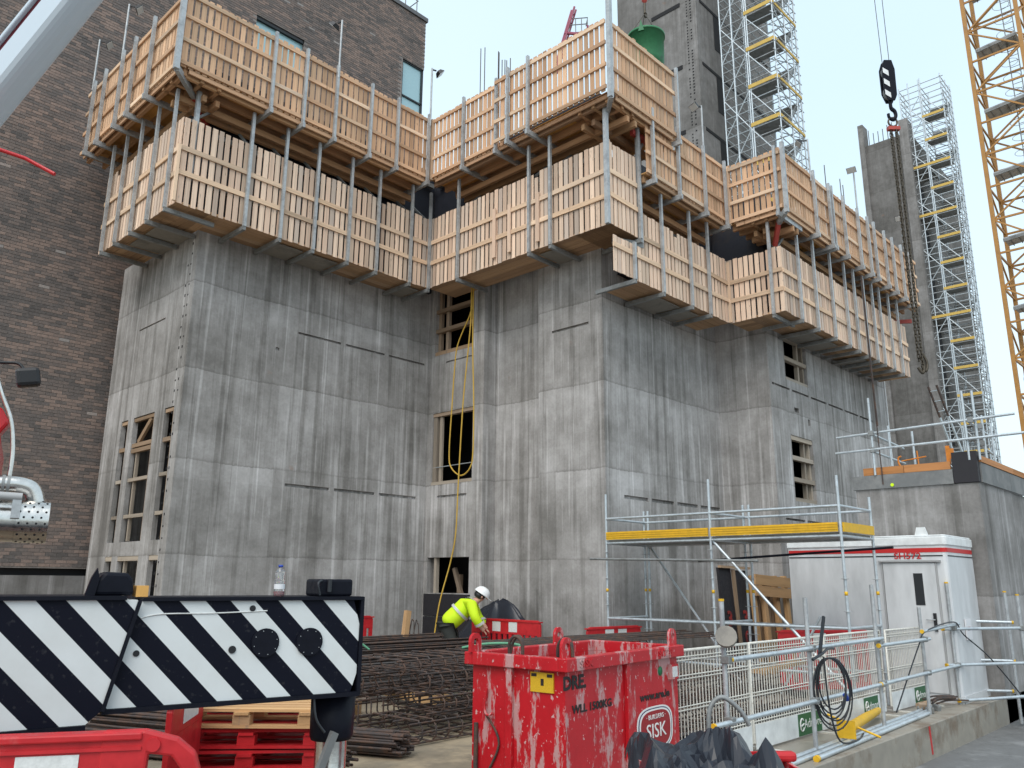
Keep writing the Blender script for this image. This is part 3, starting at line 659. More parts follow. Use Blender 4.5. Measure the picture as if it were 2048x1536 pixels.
# ================================================================ far towers, stair scaffolds, tower crane
def tower(label, x0, x1, y0, y1, zt, mt, slotz, pier=None):
    t = thing('concrete_tower', label, 'tower', (x0, y0, 0), 0, 'concrete core towers')
    mb = MB(); mb.box(0, x1-x0, 0, y1-y0, -.6, zt); mb.build('shaft', mt, t)
    for z in slotz:  # near-black bars on the faces stand in for recess shade
        mb = MB(); mb.box(-.03, .02, .9, min(2.6, y1-y0-.4), z, z+.22); mb.build('slab_slot_shade', 'dark', t)
        mb = MB(); mb.box(.35, x1-x0-.3, -.03, .02, z, z+.16); mb.build('slab_slot_shade', 'dark', t)
    return t
mt_ = tower('tall streaked concrete tower behind the platforms, with the green skip in front of it', 31.47, 39.5, 17.45, 22.2, 40, 'conc_far', [15.9+3.6*i for i in range(6)])
mb = MB()
for k in range(120):
    z = 14+k*.17
    if random.random() < .8: mb.box(-.012, .01, .28, .36, z, z+.07)
    if random.random() < .8: mb.box(-.012, .01, .50, .56, z+.05, z+.12)
mb.build('tie_hole_shade', 'dark', mt_)['kind'] = 'stuff'  # raised dark chips stand in for the shade in tie holes
for k in range(8):
    mb = MB(); mb.box(1.7, 2.3, -.02, .02, 14+k*3.57, 16.0+k*3.57); mb.build('opening', 'dark', mt_)  # near-black plate on the face, painted shade of an opening
mr = tower('distant dark concrete tower on the right with a ladder at its foot', 61.8, 74, 16.6, 20.25, 35.9, 'conc_dark', [])
mb = MB(); mb.box(-.25, 1.0, -.02, .62, 10, 37.0); mb.build('corner_pier', 'conc_far', mr)
mb = MB(); mb.box(-.2, .8, 3.3, 3.7, 10, 37.8); mb.build('corner_pier', 'conc_far', mr)
for k in range(7):
    mb = MB(); mb.box(1.2, 1.9, -.04, .0, 8+k*3.57, 10.2+k*3.57); mb.build('opening', 'dark', mr)  # dark plate in front of the wall stands in for opening shade
for k in range(7):
    mb = MB(); mb.tube([(.3, .9+k*.36, 35.8), (.3, .9+k*.36, 37.0+random.uniform(0, .4))], .03, 5); mb.build('starter_bar', 'rebar', mr)

def stair_scaffold(label, x0, x1, y0, y1, zb, zt, lift=2.0, r=.035, wide=()):
    t = thing('stair_scaffold', label, 'scaffold', (x0, y0, 0), 0, 'stair scaffolds of the towers')
    W, D = x1-x0, y1-y0; ym = D*.52
    posts = [(0, 0), (W, 0), (0, ym), (W, ym), (0, D), (W, D), (W*.5, 0), (0, ym*.93), (W*.5, D), (0, ym*1.5), (W*.8, 0)]
    for px, py in posts:
        mb = MB(); mb.tube([(px, py, zb), (px, py, zt+1.1+random.uniform(0, .4))], r, 6); mb.build('standard', 'galvb', t)
    n = int(round((zt-zb)/lift))
    for i in range(n+1):
        z = zb+i*lift; mb = MB()
        for h in (0, .5, 1.0, 1.5):
            if i == n and h > 1: continue
            for p, q in (((-.2, 0), (W+.2, 0)), ((0, -.2), (0, D)), ((W, 0), (W, D)), ((0, ym), (W, ym)), ((0, D), (W, D))):
                mb.tube([(*p, z+h), (*q, z+h)], r*.72, 5)
        mb.build('ledger_frame', 'galvb' if i % 2 else 'galv', t)
        if i == n: continue
        mb = MB(); mb.tube([(0, ym, z) if i % 2 else (0, D, z), (0, D, z+lift) if i % 2 else (0, ym, z+lift)], r*.75, 5); mb.build('brace', 'galvb', t)
        for dd in (((0, 0, z), (0, ym, z+lift)), ((0, ym, z+lift), (0, D, z)), ((W, 0, z), (W, D, z+lift)), ((W*.5, 0, z), (W, 0, z+lift))):
            mb = MB(); mb.tube([dd[0], dd[1]], r*.75, 5); mb.build('brace', 'galvb', t)
        mb = MB(); mb.tube([(0, 0, z+lift) if i % 2 else (W, 0, z+lift), (W, 0, z) if i % 2 else (0, 0, z)], r*.75, 5); mb.build('brace', 'galvb', t)
        # half landing, its yellow toe boards and the stair flight
        mb = MB(); mb.box(.06, W*.42, .05, ym-.05, z+.02, z+.08); mb.build('landing', 'galvd', t)
        mb = MB(); mb.box(-.06, -.02, 0, ym, z+.08, z+.27); mb.build('toe_board', 'yellowf', t)
        if not wide: mb = MB(); mb.box(0, W, -.06, -.02, z+.08, z+.22); mb.build('toe_board', 'yellowf', t)
        mb = MB()
        for s in (.12, ym-.12): mb.beam((W*.35, s, z+.05), (W*.97, s, z+lift*.95), .04, .22)
        for k in range(7): mb.box(W*.38+k*W*.085, W*.38+k*W*.085+.22, .12, ym-.12, z+.15+k*lift*.135, z+.18+k*lift*.135)
        mb.build('stair_flight', 'galvd' if i % 2 else 'galv', t)
        if i in wide:
            mb = MB(); mb.box(.05, W, ym, D-.05, z+.02, z+.10); mb.build('landing', 'galvd', t)
            mb = MB(); mb.box(-.06, -.02, ym, D, z+.08, z+.27); mb.build('toe_board', 'yellowf', t)
    return t
stair_scaffold('steel stair scaffold with yellow landings against the middle tower', 32.0, 34.5, 13.8, 16.5, 12.3, 34.3, 2.0, .035)
stair_scaffold('distant steel stair scaffold with yellow landings against the right hand tower', 61.9, 64.4, 14.0, 17.0, 2.6, 38.6, 2.0, .045, wide=(15, 9, 13))

cr_ = thing('tower_crane', 'yellow lattice tower crane mast at the right edge of the picture', 'crane', (40.4, 7.74, 0))
e1 = V((0, -2.18, 0)); e2 = V((2.18, 0, 0))
cs = [V((0, 0, 0)), e1, e1+e2, e2]
for c in cs:
    mb = MB(); mb.beam(c+V((0, 0, -.5)), c+V((0, 0, 38)), .17, .17, (e1.x, e1.y, 0)); mb.build('chord', 'yellowc', cr_)
pz = 1.66
for i in range(23):
    z = i*pz; mb = MB()
    for k in range(4):
        a, b = cs[k], cs[(k+1) % 4]
        mb.beam(a+V((0, 0, z)), b+V((0, 0, z)), .07, .09)
    mb.build('strut_frame', 'yellowc', cr_)
    for k in range(4):
        a, b = (cs[k], cs[(k+1) % 4]) if i % 2 else (cs[(k+1) % 4], cs[k])
        if k in (0, 2) or i % 2: mb = MB(); mb.beam(a+V((0, 0, z)), b+V((0, 0, z+pz)), .07, .07); mb.build('diagonal', 'yellowc', cr_)
    if i % 2 == 0:
        mb = MB(); o2 = e1*.1+e2*.15; mb.poly([o2+V((0, 0, z+.75)), o2+e1*.8+V((0, 0, z+.9)), o2+e1*.8+e2*.5+V((0, 0, z+.9)), o2+e2*.5+V((0, 0, z+.75))], (0, 0, .06)); mb.build('rest_platform', 'galv', cr_)
        mb = MB(); mb.beam(o2+V((0, 0, z+.68)), o2+e1*.8+V((0, 0, z+.83)), .05, .14)
        for k in range(5): mb.beam(o2+e1*(.1+k*.16)+V((0, 0, z+.74+k*.03)), o2+e1*(.1+k*.16)+e2*.5+V((0, 0, z+.74+k*.03)), .03, .06)
        mb.build('platform_frame', 'galvd', cr_)
mb = MB(); lc = e1*.75+e2*.45
for s in (-.2, .2): mb.beam(lc+e1.normalized()*s+V((0, 0, 0)), lc+e1.normalized()*s+V((0, 0, 37)), .04, .04)
for k in range(120): mb.beam(lc-e1.normalized()*.2+V((0, 0, k*.3)), lc+e1.normalized()*.2+V((0, 0, k*.3)), .022, .022)
for k in range(46):
    z = k*.8; mb.tube([lc+V((.36*math.cos(a), .36*math.sin(a)+.2, z)) for a in [R(30*j) for j in range(13)]], .012, 4)
mb.build('caged_ladder', 'galvd', cr_)

# mobile crane hook block with long chains
hk = thing('hook_block', 'black and white crane hook block hanging from two ropes against the sky', 'hook block', (21.2, 6.06, 14.25)); hk.scale = (.78, .78, 1.05)
rv = V((.69, -.724, 0))
def hp(a, z, d=0.0): return rv*a+V((.724, .69, 0))*d+V((0, 0, z))
mb = MB()
out_ = [(-.10, .25), (.12, .25), (.20, .40), (.22, 1.15), (.14, 1.42), (-.12, 1.42), (-.22, 1.2), (-.22, .5)]
for d in (-.13, .07): mb.poly([hp(a, z+.05, d) for a, z in out_], V((.724, .69, 0))*.06)
mb.build('cheek_plate', 'black', hk)
for k in range(3):
    mb = MB(); z = .45+k*.32; mb.poly([hp(-.21, z, -.14), hp(-.02, z-.10, -.14), hp(-.02, z+.05, -.14), hp(-.21, z+.15, -.14)], V((.724, .69, 0))*-.006); mb.build('white_stripe', 'white', hk)
mb = MB()
for z in (.55, 1.15): mb.tube([hp(0, z, -.06), hp(0, z, .06)], .20, 20)
mb.build('sheave', 'galvd', hk)
mb = MB(); mb.tube(smooth([hp(0, .32), hp(0, .12), hp(.11, .02), hp(.13, -.12), hp(.02, -.22), hp(-.10, -.16), hp(-.12, -.05)]), [.06]*24+[.05]*13, 8); mb.build('hook', 'black', hk)
for s in (-.13, .12):
    mb = MB(); mb.tube([hp(s, 1.4), hp(s*1.6, 14)], .012, 5); mb.build('rope', 'rebar', hk)
ch = thing('lifting_chain', 'four leg lifting chain hanging from the hook block past the right platform', 'chain', (21.2, 6.06, 13.95))
mb = MB(); mb.tube([hp(.12*math.cos(a), -.0+.13*math.sin(a)) for a in [R(30*j) for j in range(13)]], .025, 6); mb.build('ring', 'chain', ch)
mb = MB(); mb.beam(hp(-.16, -.2), hp(.16, -.2), .12, .1); mb.build('master_link', 'redst', ch)
for j, (s, d) in enumerate(((-.09, 0), (-.03, .05), (.04, -.04), (.10, .02))):
    mb = MB(); L = 6.5+.12*j; k = 0; z = -.25
    while z > -L:
        sw = s*(1-.5*(-z)/L); a = hp(sw, z, d); b = hp(sw, z-.10, d)
        sx = (rv if k % 2 else V((.724, .69, 0)))*.026
        mb.tube([a-sx, b-sx], .012, 4); mb.tube([a+sx, b+sx], .012, 4); mb.tube([a-sx, a+sx], .012, 4); mb.tube([b-sx, b+sx], .012, 4); z -= .088; k += 1
    mb.build('chain_leg', 'chain', ch)
mb = MB(); mb.tube(smooth([hp(.0, -6.55), hp(.08, -6.8), hp(.02, -7.0), hp(-.08, -6.85)]), .035, 6); mb.tube(smooth([hp(.08, -6.5), hp(.16, -6.75), hp(.1, -6.95), hp(.02, -6.8)]), .035, 6); mb.build('chain_hook', 'chain', ch)

# green concrete skip on the tower crane hook
gs = thing('concrete_skip', 'round green concrete skip hanging behind the projecting corner box', 'skip', (19.27, 12.52, 17.55)); gs.scale = (.92, .92, .92)
mb = MB(); mb.lathe([(.05, 0), (.45, .0), (.60, .35), (.62, 1.3), (.66, 1.3), (.66, 1.38), (.6, 1.38), (.58, .5)], n=28); mb.build('bucket', 'green', gs)
for a in (20, 200): 
    mb = MB(); d = V((math.cos(R(a)), math.sin(R(a)), 0)); mb.poly([d*.62+V((0, 0, 1.2))-V((-d.y, d.x, 0))*.1, d*.62+V((0, 0, 1.2))+V((-d.y, d.x, 0))*.1, d*.62+V((0, 0, 1.62))], d*.05); mb.build('lug', 'green', gs)
mb = MB(); ap = V((0, 0, 2.35))
for a in (60, 150, 240, 330): mb.tube([V((.62*math.cos(R(a)), .62*math.sin(R(a)), 1.35)), ap], .014, 5)
mb.build('sling', 'chain', gs)
mb = MB(); mb.tube([ap, ap+V((0, 0, .4))], .05, 8); mb.tube(smooth([ap+V((0, 0, .1)), ap+V((.1, 0, 0)), ap+V((.05, 0, -.14)), ap+V((-.06, 0, -.1))]), .03, 6); mb.build('hook', 'chain', gs)
mb = MB(); mb.lathe([(.02, 0), (.10, .1), (.10, .4), (.02, .5)], (0, 0, 2.75), 12); mb.tube([ap+V((0, 0, .8)), ap+V((0, 0, 9))], .02, 6); mb.build('hook_ball', 'redst', gs)
# luffing jib tip of a second crane, far away
jb = thing('crane_jib_tip', 'small dark red lattice jib tip of a distant crane over the platforms', 'crane', (30.1, 25.1, 30.2))
mb = MB(); a0, a1 = V((-.1, .3, -1)), V((.45, -.65, 2.9))
for o1 in ((0, 0), (.25, .1), (.12, .3)): mb.beam(a0+V((*o1, 0)), a1+V((*o1, 0)), .09, .09)
for k in range(7): mb.beam(a0.lerp(a1, k/7), a0.lerp(a1, (k+.6)/7)+V((.25, .1, 0)), .05, .05)
mb.build('jib', 'mauve', jb)
mb = MB(); c0 = V((.15, -.15, 1.3)); mb.beam(c0, c0+rv*1.3+V((0, 0, -.1)), .12, .12); mb.beam(c0+rv*1.3, c0+rv*1.3+V((0, 0, .5)), .08, .08); mb.build('jib_bracket', 'mauve', jb)
mb = MB()
for z in (0, .5, .9):
    mb.tube([c0+rv*.3+V((0, 0, z)), c0+rv*1.3+V((0, 0, z+.1)), c0+rv*1.3+V((.5, .5, z+.1))], .03, 5)
for k in range(4): mb.tube([c0+rv*(.3+k*.33), c0+rv*(.3+k*.33)+V((0, 0, .9))], .025, 5)
mb.build('guard_rail', 'galvd', jb)

# ================================================================ right hand concrete abutment with handrail
ab = thing('concrete_abutment', 'concrete retaining wall behind the site hut with orange timber along its top edge', 'wall', (17.2, 4.15, 0))
mb = MB(); mb.box(0, 5.5, 0, 2.3, -.6, 3.72); mb.build('stem', 'conc_pier', ab)
mb = MB(); mb.box(-.04, 5.5, .42, 2.34, 3.722, 4.0); mb.build('capping', 'capdark', ab)
for a, b in ((.45, 1.3), (1.31, 2.1)): piece('edge_timber', 'ortim', ab, (-.01, a, 4.08), (-.01, b, 4.08), .05, .15)
mb = MB(); mb.box(-.035, .12, -.02, .41, 3.73, 4.32); mb.build('post_stub', 'panelblk', ab)
for x in (.13, 2.3, 4.0): piece('form_panel', 'capdark', ab, (x, -.03, 3.92), (x+(2.15 if x < 2 else 1.68), -.03, 3.92), .03, .38)
for x in (.13, 2.6): piece('edge_timber', 'ortim', ab, (x, 0.0, 4.18), (x+2.45, 0.0, 4.18), .12, .12)
mb = MB(); mb.tube([(-.045, 1.55, 3.78), (-.055, 1.55, 3.78)], .035, 10); mb.build('survey_marker', 'hivis', ab)
hr = thing('tube_handrail', 'scaffold tube handrail on top of the concrete retaining wall', 'handrail', (17.2, 4.15, 4.0))
rails = [((-.02, 2.6, .86), (-.02, -.75, .94)), ((-.08, 2.62, .52), (-.08, -1.0, .56)), ((.0, .05, .90), (3.2, .35, 1.0)), ((.0, .02, .55), (3.2, .35, .6)), ((.0, 1.85, .85), (2.6, 2.1, .9)), ((.0, 1.88, .5), (2.6, 2.1, .55))]
for p, q in rails:
    mb = MB(); mb.tube([p, q], .025, 8); mb.build('rail', 'galvb', hr)
for p, h in (((-.05, 1.86, .0), 1.62), ((-.02, .1, .15), 1.35), ((.06, -.06, .15), 1.35), ((.9, .02, .2), .95), ((2.0, .12, .2), .95), ((.7, 1.3, .1), .85), ((1.1, 1.9, .1), 1.1)):
    mb = MB(); mb.tube([p, V(p)+V((0, 0, h))], .025, 8); mb.build('standard', 'galvb', hr)
mb = MB()
for c in ((-.05, 1.86, .87), (-.05, 1.86, .52), (.0, 0, .92), (.02, 0, .56), (.9, .06, .93), (.9, .06, .58)): mb.box(c[0]-.05, c[0]+.05, c[1]-.05, c[1]+.05, c[2]-.05, c[2]+.05)
mb.build('coupler', 'galvd', hr)
mb = MB(); mb.tube([(-.07, 1.72, -.2), (-.07, 1.74, 4.3)], .012, 6); mb.tube([(-.09, 1.70, 1.0), (-.09, 1.72, 4.3)], .012, 6)
tag(mb.build('hanging_cable', 'rust'), 'thin dark cables running up in front of the core to the right platform', 'cable').location = (17.2, 4.15, 4.0)
oc = thing('edge_clamp_frame', 'orange tubular edge protection frame lying on the retaining wall', 'frame', (17.3, 4.9, 4.06))
mb = MB(); mb.tube(smooth([(0, .62, .30), (0, .68, .26), (0, .66, .12), (0, .5, .05), (0, -.25, .1)]), .018, 6); mb.tube([(0, .62, .20), (0, .15, .25)], .014, 6); mb.tube([(0, .3, .05), (0, .31, .38)], .014, 6); mb.build('tube_frame', 'orange', oc)
mb = MB(); mb.box(-.02, .02, -.29, -.22, .06, .42); mb.box(-.02, .02, -.36, -.29, .16, .36); mb.build('clamp', 'orange', oc)
ld = thing('ladder', 'aluminium ladder with rusty top leaning by the far tower', 'ladder', (52, 13.6, 3))
l0, l1 = V((1.7, -.8, 2)), V((-1.0, .5, 10.3)); sd_ = V((.13, .42, 0))*.6
for s in (-1, 1):
    mb = MB(); mb.beam(l0+sd_*s, l0.lerp(l1, .78)+sd_*s, .09, .09); mb.build('stile', 'galvb', ld)
    mb = MB(); mb.beam(l0.lerp(l1, .781)+sd_*s, l1+sd_*s, .09, .09); mb.build('stile', 'rust', ld)
mb = MB()
for k in range(14): c = l0.lerp(l1, (k+.5)/14); mb.tube([c-sd_, c+sd_], .03, 6)
mb.build('rungs', 'galvb', ld)

# ================================================================ site hut SH572
ht = thing('site_hut', 'white steel site hut with a red stripe and the number SH572 over its door', 'cabin', (15.57, 4.40, SLAB))
HL, HD, HH = 2.86, 1.55, 2.78
mb = MB(); c = .06
foot = [(0, c), (c*.3, c*.3), (c, 0), (HD, 0), (HD, HL), (0, HL)]
mb.poly([V((x, y, .12)) for x, y in foot], (0, 0, HH-.30)); mb.build('body', 'hut', ht)
mb = MB(); mb.poly([V((x-.02 if x < .5 else x+.02, y-.02 if y < 1 else y+.02, HH-.179)) for x, y in foot], (0, 0, .15)); mb.poly([V((x, y, HH-.028)) for x, y in foot], (0, 0, .03)); mb.build('roof', 'white', ht, bevel=.02)
mb = MB(); mb.box(-.02, .05, .0, HL, -.0, .119); mb.box(.051, HD, -.02, .05, 0, .119); mb.build('base_rail', 'hut', ht)
mb = MB(); mb.poly([(-.006, HL-.01, HH-.30), (-.006, c, HH-.30), (c*.3-.006, c*.3-.006, HH-.30), (c, -.006, HH-.30), (HD-.02, -.006, HH-.30), (HD-.02, .0, HH-.30), (c, .0, HH-.30), (c*.3, c*.3, HH-.30), (0, c, HH-.30), (0, HL-.01, HH-.30)], (0, 0, .075)); mb.build('red_stripe', 'textred', ht)
mb = MB(); mb.box(-.006, .0, c, HL-.01, HH-.37, HH-.35); mb.box(c, HD-.02, -.006, 0, HH-.37, HH-.35); mb.build('pinstripe', 'blackm', ht)
mb = MB(); mb.box(-.025, -.001, .20, 1.08, .14, 2.30); dr = mb.build('door', 'hut', ht, bevel=.008)
mb = MB(); mb.box(-.06, .0, .10, 1.14, 2.315, 2.345); mb.build('rain_gutter', 'hutgrey', ht)
mb = MB()
for a in ((.17, .195, .12, 2.33), (1.085, 1.11, .12, 2.33)): mb.box(-.03, 0, a[0], a[1], a[2], a[3])
mb.build('door_frame', 'hutgrey', ht)
mb = MB(); mb.box(-.034, -.0255, .42, .57, 1.58, 2.12); mb.build('door_window', 'frame', dr)
mb = MB(); mb.box(-.05, -.0255, .26, .31, 1.15, 1.45); mb.build('lock_plate', 'blackm', dr)
mb = MB(); mb.tube([(-.07, .29, 1.34), (-.07, .42, 1.34)], .012, 6); mb.tube([(-.03, .285, 1.34), (-.07, .29, 1.34)], .012, 6); mb.build('door_handle', 'galv', dr)
mb = MB(); mb.poly([(.05, .28, HH+.0), (.05, .50, HH+.0), (.05, .46, HH+.14), (.05, .32, HH+.14)], (.03, 0, 0)); mb.build('lifting_eye', 'white', ht)
text('number', 'SH572', .15, 'textred', ht, plane_mw((-.012, .64, HH-.362), (0, -1, 0), (0, 0, 1)), .003, .002, 1.15)
sg = MB(); sg.box(.55, .85, -.03, -.008, 1.0, 1.35); s_ = sg.build('notice', 'labelw', ht)
text('notice_text', 'SISK', .09, 'logored', s_, plane_mw((.7, -.032, 1.18), (1, 0, 0), (0, 0, 1)), .001)
# ================================================================ small yellow-boarded scaffold
sf = thing('birdcage_scaffold', 'low steel scaffold deck with yellow toe boards in front of the site hut', 'scaffold', (13.2, 5.25, SLAB))
ys = [0, 2.35, 4.68]; SDP = 1.35; dz = 2.74
def std(x, y, h): 
    mb = MB(); mb.tube([(x, y, 0), (x, y, h)], .024, 10); o = mb.build('standard', 'galvb', sf)
    for z in (.5, 1.0, 1.5, 2.0, 2.5):
        m2 = MB(); m2.lathe([(.024, z), (.06, z+.003), (.06, z+.009), (.024, z+.012)], (x, y, 0), 10); m2.build('rosette', 'galv', o)
    m3 = MB(); m3.lathe([(.0245, 1.75), (.027, 1.75), (.027, 1.81), (.0245, 1.81)], (x, y, 0), 10); m3.build('yellow_band', 'yellow', o)
    m4 = MB(); m4.box(x-.07, x+.07, y-.07, y+.07, 0, .012); m4.build('base_plate', 'galvd', o)
for i, y in enumerate(ys): std(0, y, 3.65+(.12 if i == 1 else 0))
for y in (.0, 2.28, 2.40, 4.60, 4.70): std(SDP, y, 3.40)
def ldg(p, q, r=.024, mt='galvb'):
    mb = MB(); mb.tube([p, q], r, 8); o = mb.build('ledger', mt, sf); return o
for y0, y1 in zip(ys, ys[1:]):
    for z in (.55, 1.25, dz-.06, dz+.42): ldg((0, y0, z), (0, y1, z))
    for z in (.5, 1.2, dz-.06, dz+.42): ldg((SDP, y0, z), (SDP, y1, z), mt='galvb' if z > 2 else 'galv')
    # steel deck planks and toe boards
    for k in range(4):
        mb = MB(); x = .04+k*.325; mb.box(x, x+.31, y0+.03, y1-.03, dz-.05, dz+.0); mb.build('deck_plank', 'galvd', sf)
    mb = MB(); mb.box(-.05, -.02, y0+.03, y1-.03, dz+.005, dz+.155); tb = mb.build('toe_board', 'yellow', sf)
    for zz in (.04, .08, .12):
        mb = MB(); mb.box(-.058, -.0505, y0+.03, y1-.03, dz+zz, dz+zz+.012); mb.build('rib', 'yellow', tb)
for y in ys:
    for z in (dz-.06, dz+.42, 1.25): ldg((0, y, z), (SDP, y, z))
mb = MB(); mb.box(0.03, SDP-.03, -.05, -.02, dz+.005, dz+.155); mb.build('toe_board', 'yellow', sf)
ldg((0.03, 2.32, dz-.08), (.03, .1, .3), .026); ldg((SDP, 4.55, dz-.1), (SDP, 2.6, .1), .026, 'galv'); ldg((.6, 1.5, .1), (.6, .7, 1.4), .022)
ldg((-.12, 5.0, 2.38), (-.12, 1.4, 2.30), .024, 'galvd'); ldg((.3, 2.8, 2.32), (.3, -.68, 2.49), .02, 'black')
# formwork panels stacked behind it
fp = thing('stacked_form_panels', 'dark plywood formwork panels with red sprayed digits beside a timber crate frame', 'formwork', (15.7, 8.75, SLAB))
def fpanel(x0, x1, z1, tilt, mt):
    mb = MB(); mb._add([(x0, 0, 0), (x1, 0, 0), (x1, tilt, z1), (x0, tilt, z1), (x0, .05, 0), (x1, .05, 0), (x1, tilt+.05, z1), (x0, tilt+.05, z1)], [(0, 1, 2, 3), (7, 6, 5, 4), (0, 4, 5, 1), (1, 5, 6, 2), (2, 6, 7, 3), (3, 7, 4, 0)]); return mb.build('panel', mt, fp)
a_ = fpanel(0, .52, 2.25, .15, 'panelblk'); b_ = fpanel(.66, 1.25, 2.2, .15, 'panelblk')
piece('batten', 'old', fp, (.59, .0, 0), (.59, .13, 2.22), .09, .05, (0, 1, 0)); piece('batten', 'old', fp, (0, .12, 2.27), (1.3, .12, 2.25), .07, .05)
for i, (x, ds) in enumerate(((.27, '203'), (.95, '203'))):
    for k, d in enumerate(ds): text('digit', d, .42, 'panelred', (a_, b_)[i], plane_mw((x, .067*(.35+k*.42)-.006, .35+k*.42), (1, 0, 0), (0, .067, 1)), .004, .012, 1.1)
for x in (1.36, 1.85, 2.45, 2.95): piece('crate_post', 'pallet', fp, (x, .0, 0), (x, .12, 2.1), .13, .1, (0, 1, 0))
for z in (2.02, 1.78, .55, .12): piece('crate_rail', 'pallet', fp, (1.3, .0, z), (3.0, .0, z-.08 if z > 1 else z), .05, .22)
mb = MB(); mb.box(1.4, 2.9, .25, .3, .05, 1.9); mb.build('crate_back', 'old', fp)
for k in range(6): piece('stored_timber', 'old', fp, (1.45+k*.25, .2, .2), (1.45+k*.25, .2, 1.7), .1, .12, (0, 1, 0))

# ================================================================ white mesh pedestrian barriers along the slab edge
def mesh_barrier(label, x0, x1, y, sign, rz=0.0):
    t = thing('mesh_barrier', label, 'barrier', (x0, y, SLAB), rz, 'white mesh barriers along the slab edge'); L = x1-x0
    mb = MB(); mb.tube([(0, 0, .1), (0, 0, 1.22), (L, 0, 1.22), (L, 0, .1)], .017, 8); mb.build('frame', 'mesh', t)
    mb = MB(); n = int(L/.066)
    for k in range(1, n): mb.tube([(k*L/n, 0, .28), (k*L/n, 0, 1.22)], .0074, 4, False)
    o = mb.build('upright_wires', 'mesh', t); o['kind'] = 'stuff'
    for z in (.30, .62, .93, 1.12):
        mb = MB()
        for dz in (0, .035): mb.tube([(0, -.008, z+dz), (L, -.008, z+dz)], .0075, 4)
        mb.build('cross_wire', 'mesh', t)
    mb = MB(); mb.box(.02, L-.02, -.016, -.010, .03, .30); kb = mb.build('kickboard', 'white', t)
    if sign:
        s0, s1 = sign; mb = MB(); mb.box(s0, s1, -.021, -.0165, .035, .295); g_ = mb.build('sign', 'admore', kb)
        text('sign_lettering', 'Admore', .155, 'logowhite', g_, plane_mw(((s0+s1)/2+.08, -.022, .165), (1, 0, 0), (0, 0, 1)), .001)
        mb = MB(); cx = s0+.10
        mb.tube([V((cx+.055*math.cos(R(a)), -.0225, .165+.075*math.sin(R(a)))) for a in range(40, 331, 29)], .011, 5); mb.tube([V((cx-.03, -.0225, .15)), V((cx+.05, -.0225, .175))], .011, 5); mb.build('sign_emblem', 'logowhite', g_)
    for x in (.25, L-.25):
        mb = MB(); mb.box(x-.03, x+.03, -.30, .30, 0, .018); mb.build('foot', 'mesh', t)
    return t
mesh_barrier('white mesh barrier nearest the red skip, hung with a cable tie, blank kickboard', 7.25, 9.35, 4.93, None, .02)
mesh_barrier('white mesh barrier behind the coil of black cable, with the whole green sign', 9.40, 11.5, 4.97, (1.15, 1.85))
mesh_barrier('white mesh barrier behind the yellow pipe prop', 11.55, 13.65, 4.97, (1.2, 1.75))
mesh_barrier('farthest white mesh barrier in front of the hut door', 13.7, 15.3, 4.9, (.95, 1.45), -.03)
# ================================================================ scaffold tube guard rail on the slab edge
gr_ = thing('tube_guardrail', 'grey scaffold tube guard rail standing along the concrete slab edge', 'guard rail', (7.88, 4.45, SLAB))
px_ = [(0.0, 1.74, 1), (2.02, 1.76, 0), (4.22, 1.92, 0), (6.12, 1.58, 0), (7.66, 1.95, 1), (8.86, 2.0, 0)]
for x, h, cap in px_:
    mb = MB(); mb.tube([(x, 0, 0), (x, 0, h)], .0265, 10); o = mb.build('standard', 'galv', gr_)
    if cap:
        m2 = MB(); m2.tube([(x, 0, h), (x, 0, h+.025)], .031, 10); m2.build('yellow_cap', 'yellow', o)
for a, b, z0, z1 in ((-.35, 4.45, .56, .60), (0.05, 4.3, 1.16, 1.19), (4.15, 6.3, 1.10, 1.10), (4.1, 7.75, .60, .62), (6.0, 7.9, 1.22, 1.28)):
    mb = MB(); mb.tube([(a, -.055, z0), (b, -.055, z1)], .0265, 10); o = mb.build('rail', 'galvb', gr_)
    m2 = MB(); m2.tube([(a-.03, -.055, z0), (a, -.055, z0)], .031, 10); m2.build('yellow_cap', 'yellow', o)
for p, q in (((7.5, .08, 1.20), (9.0, -.75, 1.20)), ((7.5, .08, .62), (9.0, -.75, .62)), ((7.6, -.02, .06), (9.1, -.8, .08)), ((8.7, .6, 1.30), (9.25, -.55, 1.28)), ((8.7, .6, .62), (9.25, -.5, .62)), ((8.4, .3, 1.52), (8.95, .35, 1.52)), ((8.7, .5, .10), (9.3, -.4, .10))):
    mb = MB(); mb.tube([p, q], .0265, 10); o = mb.build('rail', 'galvb', gr_)
    m2 = MB(); d = (V(q)-V(p)).normalized(); m2.tube([V(q), V(q)+d*.03], .031, 10); m2.tube([V(p)-d*.03, V(p)], .031, 10); m2.build('yellow_cap', 'yellow', o)
for x, y, z0, h in ((9.0, -.75, -.42, 1.75), (9.25, -.5, -.42, 1.8)):
    mb = MB(); mb.tube([(x, y, z0), (x, y, h)], .0265, 10); o = mb.build('standard', 'galv', gr_)
    m2 = MB(); m2.tube([(x, y, h), (x, y, h+.025)], .031, 10); m2.build('yellow_cap', 'yellow', o)
for x, z in ((0, .57), (0, 1.16), (2.02, .58), (2.02, 1.17), (4.22, .6), (4.22, 1.15), (6.12, .61), (6.12, 1.1), (7.66, .62), (7.66, 1.22), (9.0, .62), (9.0, 1.2)):
    yy = -.03 if x < 9 else -.76
    mb = MB(); mb.box(x-.045, x+.045, yy-.05, yy+.05, z-.04, z+.04); mb.build('coupler', 'galvd', gr_, bevel=.01)
tr = thing('trolley', 'low black wheeled trolley standing against the guard rail on the road', 'trolley', (16.3, 3.2, ROADZ), .3)
mb = MB(); mb.box(-.5, .5, -.3, .3, .22, .28); mb.build('bed', 'blackm', tr)
